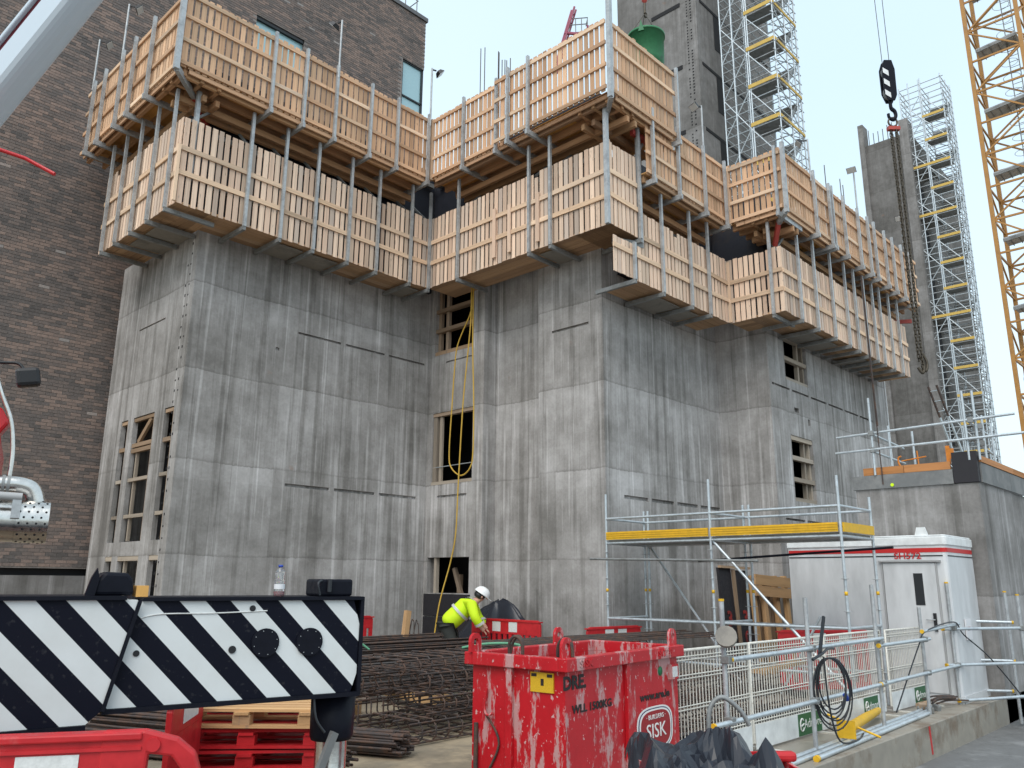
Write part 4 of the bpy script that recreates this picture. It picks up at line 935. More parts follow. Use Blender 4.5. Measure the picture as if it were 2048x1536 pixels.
mb = MB(); mb.box(-.52, .52, -.32, -.3, .2, .29); mb.box(-.52, -.5, -.3, .32, .2, .29); mb.build('edge_trim', 'yellow', tr)
for x in (-.38, .38):
    for y in (-.22, .22):
        mb = MB(); mb.tube([(x, y-.03, .10), (x, y+.03, .10)], .10, 14); mb.build('wheel', 'wetblack', tr)
# grout plate wired to the first post
mb = MB(); mb.tube([(7.84, 4.39, 1.28), (7.80, 4.37, 1.30)], .11, 14); tag(mb.build('concrete_disc', 'trap'), 'round grey concrete disc wired to the first guard rail post', 'disc')
# loose tubes on the slab, one object each
for i, (x0, y0, x1, y1, r, cap, lb) in enumerate(((8.1, 4.40, 14.6, 4.62, .030, 0, 'longest loose scaffold tube lying under the yellow prop, next to the barriers'), (8.9, 4.32, 14.2, 4.52, .030, 0, 'middle loose scaffold tube lying on the slab edge'), (9.45, 4.24, 13.9, 4.44, .030, 1, 'loose scaffold tube with a yellow end cap, nearest the slab edge'))):
    t = thing('scaffold_tube', lb, 'tube', (x0, y0, SLAB), 0, 'loose scaffold tubes on the slab')
    mb = MB(); d = V((x1-x0, y1-y0, 0)); mb.tube([V((0, 0, r)), d+V((0, 0, r))], r, 12); mb.build('pipe', 'galvb', t)
    if cap: mb = MB(); mb.tube([V((-.045, -.002, r)), V((0.012, 0, r))], r+.006, 12); mb.build('yellow_cap', 'yellow', t)
yp = thing('yellow_prop', 'yellow steel prop with a square base plate lying across the tubes', 'prop', (10.75, 4.42, SLAB+.10), math.atan2(.33, 1.75))
mb = MB(); mb.tube([(0, 0, .06), (1.35, 0, .04), (2.15, 0, .02), (2.3, 0, .02)], [.065, .062, .05, .04], 14); mb.build('body', 'yellow', yp)
mb = MB(); mb.poly([(-.03, -.11, -.04), (-.03, .11, -.04), (-.03, .11, .17), (-.03, -.11, .17)], (.025, 0, 0)); mb.build('base_plate', 'yellow', yp)
mb = MB(); mb.tube([(.36, -.33, -.05), (.36, .30, .17)], .014, 8); mb.build('pin', 'yellow', yp)
cb = thing('cable_coil', 'coil of black cable tied over a guard rail post', 'cable', (9.92, 4.38, .98))
for k in range(6):
    rr = (.26, .29, .24, .31, .27, .22)[k]; mb = MB()
    mb.tube([V((.13+(.0, .04, .02, .05, .07, .03)[k]+rr*.70*math.sin(a), -.09-rr*.45*math.sin(a)-.004*k, -.02-rr*1.32*(1-math.cos(a)))) for a in [R(15*j+k*3) for j in range(25)]], .0095, 6); mb.build('loop', 'wetblack', cb)
mb = MB(); mb.beam((-.02, -.06, .02), (.14, -.08, .46), .025, .04); mb.build('stick_end', 'wetblack', cb)
mb = MB(); mb.tube(smooth([(-.25, -.07, -.02), (0, -.09, .04), (.2, -.07, .08), (.55, .0, .06)]), .016, 6); mb.build('tie', 'wetblack', cb)
mb = MB(); mb.tube([(.42, -.14, -.45), (.46, -.16, -.52)], .028, 8); mb.build('blue_plug', 'bluep', cb)
mb = MB(); mb.tube(smooth([(.0, -.1, .0), (.0, -.12, -.55), (.2, -.13, -.95), (.8, -.1, -1.02), (1.2, -.02, -1.0)]), .011, 6); mb.build('tail', 'wetblack', cb)
mb = MB(); mb.tube(smooth([(12.4, 4.38, .1), (13.7, 4.42, .9), (14.0, 4.38, 1.12), (15.4, 4.36, 1.22), (15.8, 4.34, 1.0), (16.3, 4.1, .6), (16.9, 3.8, -.1), (17.0, 3.7, -.5)]), .011, 6)
tag(mb.build('trailing_cable', 'wetblack'), 'thin black cable slung over the guard rail posts beside the hut', 'cable')
for k in range(14):
    x = 13.75+random.uniform(0, .75); y = 4.5+random.uniform(-.08, .15); mb = MB(); a0 = random.uniform(0, 6.28)
    if k < 7: mb.box(-.06, .06, -.04, .04, 0, .09); o = mb.build('coupler', 'old' if k % 2 else 'galvd', bevel=.012); o.location = (x, y, SLAB+.0+.05*(k % 2)); o.rotation_euler = (.3*(k % 2), .2*(k % 3), a0); tag(o, 'rusty scaffold coupler in the small heap at the end of the loose tubes', 'coupler', 'loose couplers on the slab')
    else:
        mb.tube(smooth([(-.4, 0, 0), (0, .04, .02), (.45, -.03, .0)]), .014, 6); o = mb.build('bent_bar', 'rust'); o.location = (x+.7, y, SLAB+.02+.01*k); o.rotation_euler = (0, 0, random.uniform(-.35, .35)); tag(o, 'short bent rusty bar in the bunch beside the hut step', 'rebar', 'bent bars by the hut')

# ================================================================ red plastic barriers
def red_barrier(label, x, y, z, rz, L=2.0, H=1.0, holes=True):
    t = thing('plastic_barrier', label, 'barrier', (x, y, z), rz, 'red plastic barriers'); T = .045
    mb = MB(); zt, zb_ = H, H*.74; r_ = .09
    mb.poly([V((0.0, -T/2, zb_)), V((L, -T/2, zb_)), V((L, -T/2, zt-r_)), V((L-r_*.3, -T/2, zt-r_*.3)), V((L-r_, -T/2, zt)), V((r_, -T/2, zt)), V((r_*.3, -T/2, zt-r_*.3)), V((0, -T/2, zt-r_))], (0, T, 0))
    mb.build('top_panel', 'redpl', t, bevel=.008)
    n = 13
    for k in range(n):
        x0 = k*(L-.09)/(n-1); mb = MB(); mb.box(x0, x0+.085, -T/2+.004, T/2-.004, H*.20, zb_+.01); mb.build('bar', 'redpl', t)
    mb = MB(); mb.box(0, L, -T/2, T/2, H*.10, H*.20); mb.build('bottom_rail', 'redpl', t)
    mb = MB(); mb.box(-.02, L+.02, -T/2-.015, T/2+.015, zt-.045, zt-.02); mb.build('rim', 'redpl', t)
    for xx in (L*.32, L*.56):
        for s in (-1, 1):
            mb = MB(); mb.box(xx, xx+.24, s*(T/2+.001), s*(T/2+.004), zb_+.05, zt-.055) if s > 0 else mb.box(xx, xx+.24, -T/2-.004, -T/2-.001, zb_+.05, zt-.055); mb.build('reflector', 'refl', t)
    for xx in (.2, L-.32):
        mb = MB(); mb.box(xx, xx+.12, -.28, .28, 0, H*.10); mb.build('foot', 'blackm', t, bevel=.01)
    return t
red_barrier('red plastic barrier in front of the black sheeted heap, right of the crouching worker', 12.8, 13.32, SLAB, -R(90)+.0, 2.0, 1.16)
red_barrier('red plastic barrier behind the left legs of the yellow scaffold', 12.55, 9.95, SLAB, -.12, 1.5, 1.10)
red_barrier('red plastic barrier standing crosswise behind the mesh barriers in front of the hut', 14.28, 6.97, SLAB, math.atan2(-1.34, 1.63), 2.05, 1.12)
red_barrier('red plastic barrier at the foot of the left wall, showing past the striped beam', 9.75, 15.55, 0, -.06, 1.95, 1.06)
red_barrier('red plastic barrier standing under the striped beam beside the pallets', 2.75, 5.9, 0, .9, 1.0, 1.0)
# foreground barrier with its hooked end
fb = thing('plastic_barrier', 'large scuffed red and white plastic barrier in the bottom left foreground', 'barrier', (1.93, 3.79, 0.0), math.atan2(-.30, .50)+math.pi, 'red plastic barriers')
# local x runs to the left from the hooked end, -y looks away from the camera
mb = MB(); HZ = 1.155
mb.poly([V((.30, -.03, .25)), V((2.2, -.03, .25)), V((2.2, -.03, HZ-.035)), V((.30, -.03, HZ-.035))], (0, .06, 0)); pan = mb.build('panel', 'redpl', fb)
mb = MB(); mb.poly([V((.0, -.035, .82)), V((.065, -.035, .82)), V((.07, -.035, .98)), V((.12, -.035, 1.045)), V((.22, -.035, 1.06)), V((.24, -.035, .5)), V((.42, -.035, .5)), V((.42, -.035, HZ+.005)), V((.24, -.035, HZ+.005)), V((.10, -.035, HZ-.035)), V((.02, -.035, HZ-.10)), V((-.005, -.035, HZ-.17))], (0, .07, 0)); mb.build('hook_end', 'redpl', fb, bevel=.012)
mb = MB(); mb.box(.25, 2.2, -.05, .05, HZ-.034, HZ); mb.build('rim', 'redpl', fb, bevel=.008)
mb = MB(); mb.box(.25, 2.2, -.042, .042, HZ-.075, HZ-.06); mb.build('rim', 'redpl', fb)
mb = MB(); mb.box(.50, .75, .0301, .034, .5, HZ-.085); mb.build('reflector', 'refl', fb)
mb = MB(); mb.box(1.25, 1.6, .0301, .034, .5, HZ-.09); mb.build('reflector', 'refl', fb)
mb = MB(); mb.tube([(.20, .03, 1.10), (.20, .05, 1.10)], .030, 14); mb.build('boss', 'redpl', fb)
mb = MB()
for k in range(4): mb.box(.0, .065, -.04, .045, .79-k*.04, .812-k*.04)
mb.build('hook_ribs', 'redpl', fb)
mb = MB(); mb.box(.3, 2.1, -.25, .25, 0, .25); mb.build('foot', 'blackm', fb)

# ================================================================ red lifting skip with the builder's badge
PH = .10; SA, SB, SZ = 2.17, 1.13, 1.20
sk = thing('lifting_skip', 'paint splashed red steel skip with a round white edged builder badge', 'skip', (5.47, 4.55, ROADZ), PH)
h0 = SZ-ROADZ; i_ = .06
mb = MB(); tk = .03
for (x0, x1, y0, y1) in ((i_, SA-i_, i_, i_+tk), (i_, SA-i_, SB-i_-tk, SB-i_), (i_, i_+tk, i_+tk, SB-i_-tk), (SA-i_-tk, SA-i_, i_+tk, SB-i_-tk)): mb.box(x0, x1, y0, y1, .05, h0-.01)
mb.box(i_+tk, SA-i_-tk, i_+tk, SB-i_-tk, .06, .5); mb.build('tub', 'skip', sk)
mb = MB()
for (x0, x1, y0, y1) in ((0, SA, 0, i_+.032), (0, SA, SB-i_-.032, SB), (0, i_+.032, i_+.032, SB-i_-.032), (SA-i_-.032, SA, i_+.032, SB-i_-.032)): mb.box(x0, x1, y0, y1, h0-.11, h0)
mb.build('rim', 'skip', sk, bevel=.008)
for x in (1.06,):
    mb = MB(); mb.box(x-.03, x+.03, .02, i_, .1, h0-.112); mb.build('rib', 'skip', sk, bevel=.006)
mb = MB(); mb.box(.02, i_, .60, .67, .1, h0-.112); mb.build('rib', 'skip', sk, bevel=.006)
def lug(x, y, d, nm='lifting_lug'):
    mb = MB(); dv = V(d); pts = [V((x, y, h0))-dv*.075, V((x, y, h0))+dv*.075]
    arc = [V((x, y, h0+.09))+dv*.075*math.cos(R(a))+V((0, 0, .075*math.sin(R(a)))) for a in range(0, 181, 20)]
    n_ = V((-dv.y, dv.x, 0))*.03; ring = [V((x, y, h0+.085))+dv*.035*math.cos(R(a))+V((0, 0, .035*math.sin(R(a)))) for a in range(0, 360, 30)]
    outer = [pts[1]]+arc+[pts[0]]
    # plate with a real hole: bridge the outer outline to the ring
    k = len(outer); q = len(ring); vs = outer+[p+n_ for p in outer]+ring+[p+n_ for p in ring]; fs = []
    idx = [min(range(q), key=lambda j: (ring[j]-p).length) for p in outer]
    for i in range(k):
        a, b = i, (i+1) % k; ra, rb = idx[a], idx[b]
        st = ra; seq = [st]
        while st != rb and len(seq) < q: st = (st+1) % q if ((rb-ra) % q) <= q/2 else (st-1) % q; seq.append(st)
        for f_, off in ((0, 0), (1, k)):
            fs.append(tuple([a+off, b+off]+[2*k+f_*q+j for j in reversed(seq)]))
        fs.append((a, b, b+k, a+k))
    for j in range(q): fs.append((2*k+j, 2*k+(j+1) % q, 3*k-k+q+(j+1) % q, 2*k+q+j))
    mb._add(vs, fs); mb.build(nm, 'skip', sk)
lug(.05, SB-.10, (1, 0, 0)); lug(.10, .06, (1, 0, 0)); lug(SA-.12, .06, (1, 0, 0)); lug(SA-.75, SB-.08, (1, 0, 0))
for (x, y) in ((.12, .62), (.16, .12)):
    mb = MB()
    for d in (-.025, .025): mb.tube(smooth([(x, y-.07, h0-.05), (x+d*.3, y-.06, h0+.10), (x+d, y, h0+.15), (x+d, y+.06, h0+.09), (x, y+.08, h0-.05)]), .014, 6)
    mb.build('wire_loop', 'rust', sk)
mb = MB(); mb.box(.045, i_-.001, .17, .41, h0-.29, h0-.13); yl = mb.build('safety_label', 'ylabel', sk)
mb = MB(); mb.box(.042, .0445, .27, .30, h0-.235, h0-.18); mb.box(.042, .0445, .18, .235, h0-.165, h0-.14); mb.box(.042, .0445, .345, .40, h0-.165, h0-.14); mb.build('label_print', 'textblack', yl)
def stxt(nm, s, u_, z, size, mt, bold=0.0, sx=1.0, y=i_-.004): return text(nm, s, size, mt, sk, plane_mw((u_, y, z-ROADZ), (1, 0, 0), (0, 0, 1)), .0015, bold, sx)
stxt('stencil', 'DRE.', .20, .99, .15, 'textblack', .006, 1.15); stxt('stencil', 'WLL 1500KG', .48, .775, .09, 'textblack', .003, 1.25); stxt('stencil', 'www.are.ie', 1.62, .755, .10, 'textblack', .003, 1.3)
def badge(nm, mt, sx, sz, y):
    mb = MB(); cx, cz = 1.60, .455-ROADZ; pts = []
    for k in range(48):
        a = 2*math.pi*k/48; c, s = math.cos(a), math.sin(a); e_ = 2/3.2
        pts.append(V((cx+sx*math.copysign(abs(c)**e_, c), y, cz+sz*math.copysign(abs(s)**e_, s))))
    mb.poly(pts, (0, .003, 0)); return mb.build(nm, mt, sk)
badge('badge_edge', 'logowhite', .36, .205, i_-.006); badge('badge_line', 'logonavy', .335, .190, i_-.0085); badge('badge_band', 'logowhite', .32, .181, i_-.011); badge('badge_field', 'logored', .295, .166, i_-.0135)
stxt('badge_lettering', 'SISK', 1.60, .435, .185, 'logowhite', .0, 1.2, i_-.0165); stxt('badge_lettering', '· BUILDERS ·', 1.60, .565, .058, 'logowhite', 0.0, 1.25, i_-.0165)
text('embossed_lettering', 'SISK', .09, 'skip', sk, plane_mw((.3, -.002, h0-.055), (1, 0, 0), (0, 0, 1)), .005, .002, 1.3); text('embossed_lettering', 'S1228', .09, 'skip', sk, plane_mw((1.75, -.002, h0-.055), (1, 0, 0), (0, 0, 1)), .005, .002, 1.3)
mb = MB(); mb.lathe([(.001, 0), (.045, 0), (.045, .004), (.001, .004)], n=18); o = mb.build('green_sticker', 'greendot', sk); o.location = (1.74, i_-.001, .97-ROADZ); o.rotation_euler = (R(90), 0, 0)
mb = MB(); mb.box(1.90, 2.05, .015, i_-.001, .88-ROADZ, 1.02-ROADZ); o = mb.build('tag_holder', 'skip', sk); mb = MB(); mb.box(1.92, 2.03, .012, .0145, .90-ROADZ, 1.0-ROADZ); mb.build('tag_plate', 'refl', o)
mb = MB(); mb.tube(smooth([(.03, .88, .9-ROADZ), (.02, .90, .75-ROADZ), (.01, .86, .68-ROADZ), (.02, .80, .70-ROADZ)]), .012, 6); mb.build('latch_hook', 'skip', sk)
mb = MB(); mb.tube(smooth([(.04, .9, .68-ROADZ), (.045, .75, .45-ROADZ), (.045, .95, .1-ROADZ)]), .01, 6); mb.tube([(.03, 1.0, .6-ROADZ), (.03, 1.0, .2-ROADZ)], .02, 6); mb.build('release_lever', 'rust', sk)
# second, smaller red tub with a crumpled black sheet
b2_ = thing('red_tub', 'small red steel tub at the bottom edge, half covered by black sheeting', 'tub', (4.30, 2.95, ROADZ), -.80)
mb = MB()
for (x0, x1, y0, y1) in ((0, .95, 0, .03), (0, .95, .67, .7), (0, .03, .031, .669), (.92, .95, .031, .669)): mb.box(x0, x1, y0, y1, 0, 1.28)
mb.box(.03, .92, .03, .67, .05, .6); mb.build('tub', 'skip', b2_)
mb = MB(); mb.box(.84, .99, .34, .42, 1.281, 1.34); mb.build('red_block', 'redpl', b2_, bevel=.02)
mb = MB(); mb.tube(smooth([(.52, .68, 1.2), (.53, .69, 1.52), (.62, .70, 1.62), (.74, .70, 1.54), (.80, .70, 1.44)]), .016, 6); mb.build('lifting_bow', 'galvd', b2_)
from mathutils import noise as mnoise
mb = MB(); NU, NV = 30, 18; vs = []
for j in range(NV+1):
    for i in range(NU+1):
        a, b = i/NU, j/NV; x = -.06+.84*a; y = -.14+.86*b
        ridge = abs(mnoise.noise(V((x*2.6, y*1.6, .3)))); ridge2 = abs(mnoise.noise(V((x*4.2+y*2, y*2.2-x*1.2, 4.1)))); big = mnoise.noise(V((x*1.7, y*1.9, 9.0)))
        z = 1.25+.03*mnoise.noise(V((x*9, y*9, 5)))+.15*big+.20*(1-ridge*2.6 if ridge < .38 else 0)*.6+.12*(1-2*ridge2)
        e = min(a, 1-a)*.84; f = b*.92
        if f < .15: z -= (.15-f)**1.15*1.9
        if e < .10: z -= (.10-e)*2.0
        z -= .10*math.exp(-((x-.62)**2+(y-.2)**2)/.02)
        vs.append((x+.05*mnoise.noise(V((x*7, y*7, 1))), y+.04*mnoise.noise(V((x*3, y*3, 2))), z))
fs = [(j*(NU+1)+i, j*(NU+1)+i+1, (j+1)*(NU+1)+i+1, (j+1)*(NU+1)+i) for j in range(NV) for i in range(NU)]
mb._add(vs, fs, False); o = mb.build('black_sheet', 'tarp'); o.location = b2_.location; o.rotation_euler = b2_.rotation_euler
tag(o, 'crumpled shiny black plastic sheet thrown over the small red tub', 'sheet'); sm_ = o.modifiers.new('thickness', 'SOLIDIFY'); sm_.thickness = .004

# ================================================================ rebar cages and bundles
def cage(label, x0, x1, y0, y1, z0, z1, rz, sp=.22):
    t = thing('rebar_cage', label, 'rebar cage', (x0, y0, z0), rz, 'stacked rebar cages'); L, W, H = x1-x0, y1-y0, z1-z0; r = .07
    n = int(L/sp)
    loop = [(r, 0), (W-r, 0), (W, r), (W, H-r), (W-r, H), (r, H), (0, H-r), (0, r), (r, 0)]
    mb = MB(); mb.tube([(0, y, z) for y, z in loop], .011, 6); st = mb.build('stirrup', 'rust', t); ks = [st]
    for k in range(n):
        o = st if k == 0 else st.copy()
        if k: col.objects.link(o); o.parent = t
        o.location = (k*sp+random.uniform(-.02, .02), random.uniform(-.015, .015), random.uniform(-.01, .01)); o.rotation_euler = (0, random.uniform(-.03, .03), random.uniform(-.05, .05))
    for y, z in [(W*a, zz) for a in (.03, .35, .65, .97) for zz in (.015, H-.015)]+[(0.015, H*.5), (W-.015, H*.5)]:
        mb = MB(); mb.tube([(-random.uniform(.02, .25), y, z), (L*.5, y+random.uniform(-.02, .02), z-.012), (L+random.uniform(0, .2), y, z)], .0115, 6); mb.build('long_bar', 'rust', t)
    return t
cage('bottom rebar cage of the stack left of the red skip, lying on the sand', 6.5, 12.0, 7.55, 8.5, .02, .26, .04)
cage('dense rebar cage set behind the bottom ones, nearest the bar bundles', 6.2, 11.5, 8.65, 9.5, .02, .40, .03, .2)
cage('rebar cage on the back row of the stack', 6.35, 11.5, 8.75, 9.6, .42, .68, .05, .2)
cage('second rebar cage from the bottom of the stack', 6.9, 12.2, 7.65, 8.6, .30, .50, .06)
cage('third rebar cage of the stack, set back a little', 6.75, 12.0, 7.75, 8.7, .52, .76, .05)
cage('top rebar cage of the stack, its loops under the worker', 6.55, 12.3, 7.95, 8.9, .72, .90, .05)
for k in range(10):
    mb = MB(); x = 8.3+random.uniform(0, .5); y = 8.2+k*.10; L = random.uniform(4.2, 5.2); mb.tube([(0, 0, 0), (L*.5, random.uniform(-.05, .05), .02), (L, random.uniform(-.1, .1), .03)], .012, 6)
    if k in (2, 6): mb.tube(smooth([(L, 0, .03), (L+.06, .02, .01), (L+.05, .03, -.06)]), .012, 6)
    o = mb.build('loose_bar', 'rust'); o.location = (x, y, .91+.005*k); o.rotation_euler = (0, 0, -.12+random.uniform(-.04, .04)); tag(o, 'long loose rusty bar lying over the top rebar cage behind the red skip', 'rebar', 'loose bars on the cages')
def bundle(label, p, q, n, r, mt, rad):
    d = V(q)-V(p); t = thing('rebar_bundle', label, 'rebar bundle', p, math.atan2(d.y, d.x), 'straight rebar bundles'); L = d.length
    mb = MB(); mb.tube([(0, 0, 0), (L*.5, 0, -.01), (L, 0, 0)], r, 6); b0 = mb.build('bar', mt, t); k = 0
    while k < n:
        a, rr = random.uniform(0, 6.28), math.sqrt(random.random()); y, z = rad*1.7*rr*math.cos(a), rad*rr*math.sin(a)
        o = b0 if k == 0 else b0.copy()
        if k: col.objects.link(o); o.parent = t
        o.location = (random.uniform(-.12, .12), y, z+rad); o.rotation_euler = (random.uniform(0, 1), random.uniform(-.008, .008), random.uniform(-.012, .012)); k += 1
    return t
bundle('bundle of thick bars on the sand whose cut ends point at the skip', (5.95, 7.25, .02), (4.3, 11.2, .06), 64, .014, 'rust', .125)
bundle('bundle of thick bars behind the jack of the striped beam', (5.0, 7.0, .02), (3.4, 10.8, .05), 50, .014, 'rust', .115)
bundle('lowest grey bundle of straight bars on timber bearers', (4.5, 11.4, .18), (11.5, 10.3, .20), 70, .013, 'rebar', .12)
bundle('grey bundle of straight bars in the middle layer behind the cages', (4.6, 11.9, .40), (11.6, 10.8, .42), 70, .012, 'rebar', .11)
bundle('upper dark bundle of straight bars below the worker', (5.0, 12.6, .56), (11.4, 11.6, .58), 60, .012, 'rust', .10)
bundle('highest bundle of straight bars along the foot of the wall', (5.5, 13.6, .60), (11.5, 12.9, .62), 60, .012, 'rust', .09)
for i, (x, y, z, L, a, lb) in enumerate(((7.0, 9.6, 0, 2.6, 1.35, 'squared timber bearer on the sand under the grey bars'), (8.6, 9.5, 0, 2.4, 1.4, 'second timber bearer, nearer the rebar cages'), (6.2, 9.9, .0, 1.2, .1, 'thick short timber baulk lying on the sand behind the jack'))):
    o = piece('timber_bearer', 'pallet', None, (x, y, z+.09), (x+L*math.cos(a), y+L*math.sin(a), z+.09), .18, .18); tag(o, lb, 'timber', 'timber bearers under the rebar')
for i, (p, q, lb) in enumerate((((10.6, 13.0, .3), (10.75, 13.05, 1.25), 'upright timber stake standing by the bundles left of the worker'), ((7.35, 11.0, .62), (7.75, 10.6, .70), 'short orange timber block wedged between the bar bundles'), ((5.9, 9.0, .50), (6.2, 8.6, .66), 'sawn timber end sticking out beside the striped beam'))):
    o = piece('timber_block', 'ortim' if i == 1 else 'pallet', None, p, q, .11, .10); tag(o, lb, 'timber')
for i, (p, lb) in enumerate((((7.9, 11.3, .86), 'pale green strap lying on the dark bars'), ((7.3, 10.9, .45), 'green strap hanging down the bar bundles beside the beam'), ((8.2, 8.0, .95), 'green tape tied on the top rebar cage'))):
    mb = MB(); mb.tube(smooth([(-.5, .1, .0), (-.15, 0, .06), (.25, -.05, .05), (.5, 0, -.1 if i != 1 else -.35)]), .018, 5); o = mb.build('strap', 'green_tape'); o.location = p; o.rotation_euler = (0, 0, -.75); tag(o, lb, 'strap')
for k in range(3):
    mb = MB(); mb.tube(smooth([(0, 0, 0), (0, .02, .62-k*.06), (.02, .08, .66-k*.06), (.02, .14, .6), (.05, .3, 0)]), .011, 6); o = mb.build('bent_starter', 'rust'); o.location = (12.9+.05*k, 15.55-.1*k, .3); tag(o, 'thin bent bar standing at the wall foot, left of the worker', 'rebar', 'bent bars at the wall foot')
cage('rebar cage lying behind the first mesh barrier, right of the red skip', 8.4, 12.6, 5.75, 6.5, .0, .3, .02)
cage('rebar cage on top of another behind the mesh barriers', 8.6, 12.3, 5.85, 6.6, .32, .58, .04)
bundle('bundle of dark bars behind the white mesh barriers', (8.5, 5.5, SLAB), (12.8, 5.45, SLAB), 40, .012, 'rebar', .12)
for i, (x, y, z, L, lb) in enumerate(((9.2, 5.3, SLAB, 1.6, 'pale timber plank on the slab behind the coil of cable'), (11.0, 5.7, .6, 1.9, 'timber plank lying on the cages behind the mesh barriers'), (12.3, 5.35, SLAB, 1.2, 'short timber plank on the slab behind the yellow prop'))):
    o = piece('plank', 'pallet', None, (x, y, z+.03), (x+L, y+.25, z+.03), .2, .045); tag(o, lb, 'timber')
# black sheeted heap
mb = MB(); NA, NR = 40, 12; vs = [(0, 0, 1.50)]
for j in range(1, NR+1):
    for i in range(NA):
        a = 2*math.pi*i/NA; rr = j/NR; n_ = mnoise.noise(V((math.cos(a)*2, math.sin(a)*2, rr*2)))
        zz = 1.50*(1-rr**1.7)*(1+.12*n_)+.05*mnoise.noise(V((math.cos(a)*6*rr, math.sin(a)*6*rr, 3)))
        vs.append(((.46+.04*n_)*rr*math.cos(a), (1.75+.3*n_)*rr*math.sin(a), max(0, zz)))
fs = [(0, 1+i, 1+(i+1) % NA) for i in range(NA)]+[(1+(j-1)*NA+i, 1+j*NA+i, 1+j*NA+(i+1) % NA, 1+(j-1)*NA+(i+1) % NA) for j in range(1, NR) for i in range(NA)]
mb._add(vs, fs, True); o = mb.build('sheeted_heap', 'tarp'); o.location = (13.32, 13.05, SLAB); tag(o, 'heap covered with black sheeting against the wall behind the red barrier', 'heap')

# ================================================================ the worker
pw = thing('person', 'worker in a white helmet and yellow high visibility jacket bending over the bars', 'person', (11.93, 13.15, .0), math.atan2(-.724, .69)); pw.scale = (1.16, 1.16, 1.08)
def skinmesh(name, mt, pts, edges, rad, root=0, sub=2):
    me = bpy.data.meshes.new(name); me.from_pydata(pts, edges, []); me.materials.append(M[mt]); o = bpy.data.objects.new(name, me); col.objects.link(o); o.parent = pw
    md = o.modifiers.new('skin', 'SKIN'); md.use_smooth_shade = True
    for i, v in enumerate(me.skin_vertices[0].data):
        v.radius = rad[i] if isinstance(rad[i], tuple) else (rad[i], rad[i]); v.use_root = (i == root)
    sb = o.modifiers.new('sub', 'SUBSURF'); sb.levels = sub; sb.render_levels = sub; return o
# x forwards (to the right in the picture), y to the worker's left
P_ = [(0, 0, .88), (.16, 0, 1.05), (.34, 0, 1.22), (.46, 0, 1.30), (.53, 0, 1.345), (.58, 0, 1.385), (.61, 0, 1.43),
      (.42, -.19, 1.26), (.50, -.24, 1.00), (.62, -.18, .82), (.66, -.16, .76), (.42, .19, 1.26), (.52, .25, 1.02), (.66, .16, .84), (.70, .13, .78),
      (.0, -.11, .82), (.12, -.13, .46), (.0, -.13, .08), (.16, -.13, .04), (.0, .11, .82), (.16, .13, .47), (.04, .13, .08), (.2, .13, .04)]
E_ = [(0, 1), (1, 2), (2, 3), (3, 4), (4, 5), (5, 6), (3, 7), (7, 8), (8, 9), (9, 10), (3, 11), (11, 12), (12, 13), (13, 14), (0, 15), (15, 16), (16, 17), (17, 18), (0, 19), (19, 20), (20, 21), (21, 22)]
R_ = [.135, .13, .15, .13, .055, .085, .08, .07, .052, .04, .032, .07, .052, .04, .032, .10, .07, .05, .045, .10, .07, .05, .045]
skinmesh('body', 'skin', P_, E_, R_)
jp = [(-.06, 0, .84), (.12, 0, 1.02), (.33, 0, 1.22), (.46, 0, 1.31), (.42, -.19, 1.27), (.50, -.25, 1.01), (.61, -.19, .85), (.42, .19, 1.27), (.52, .26, 1.03), (.65, .17, .87)]
jk = skinmesh('jacket', 'hivis', jp, [(0, 1), (1, 2), (2, 3), (3, 4), (4, 5), (5, 6), (3, 7), (7, 8), (8, 9)], [(.215, .20), (.215, .19), (.205, .20), (.14, .14), .11, .092, .075, .11, .092, .075], 0)
skinmesh('trousers', 'trouser', [(.04, 0, .90), (.0, -.11, .80), (.12, -.13, .46), (.0, -.13, .10), (.0, .11, .80), (.16, .13, .47), (.04, .13, .10)], [(0, 1), (1, 2), (2, 3), (0, 4), (4, 5), (5, 6)], [.175, .14, .095, .075, .14, .095, .075])
skinmesh('boot', 'blackm', [(-.04, -.13, .06), (.18, -.13, .04)], [(0, 1)], [.06, .05], 0, 1); skinmesh('boot', 'blackm', [(0, .13, .06), (.22, .13, .04)], [(0, 1)], [.06, .05], 0, 1)
def band(c, ax, ra, rb, w_):
    ax = V(ax).normalized(); s = V((0, 1, 0)); u_ = ax.cross(s).normalized(); s = u_.cross(ax); mb = MB(); n = 22; vs = []
    for k in (-w_/2, w_/2):
        for i in range(n): a = 2*math.pi*i/n; vs.append(V(c)+ax*k+s*ra*math.cos(a)+u_*rb*math.sin(a))
    mb._add(vs, [(i, (i+1) % n, (i+1) % n+n, i+n) for i in range(n)], True); mb.build('reflective_band', 'silver', pw)
band((.21, 0, 1.11), (.7, 0, .65), .222, .205, .05); band((.575, -.215, .91), (.5, .25, -.8), .094, .094, .05); band((.60, .21, .93), (.6, -.4, -.75), .094, .094, .05); band((.40, -.10, 1.24), (.2, .8, .1), .115, .165, .045); band((.40, .10, 1.24), (.2, -.8, .1), .115, .165, .045)
hc = V((.605, 0, 1.465)); hm = MB(); prof = [(.001, .125), (.05, .118), (.095, .09), (.122, .045), (.130, 0), (.136, -.012), (.120, -.012)]
hm.lathe(prof, (0, 0, 0), 24); hl = hm.build('helmet', 'helmet', pw); hl.location = hc; hl.rotation_euler = (0, .62, 0); hl.scale = (1.15, .95, 1.05)
mb = MB(); mb.poly([V((.10, -.09, -.012)), V((.19, -.05, -.02)), V((.20, 0, -.02)), V((.19, .05, -.02)), V((.10, .09, -.012))], (0, 0, .006)); mb.build('peak', 'helmet', hl)
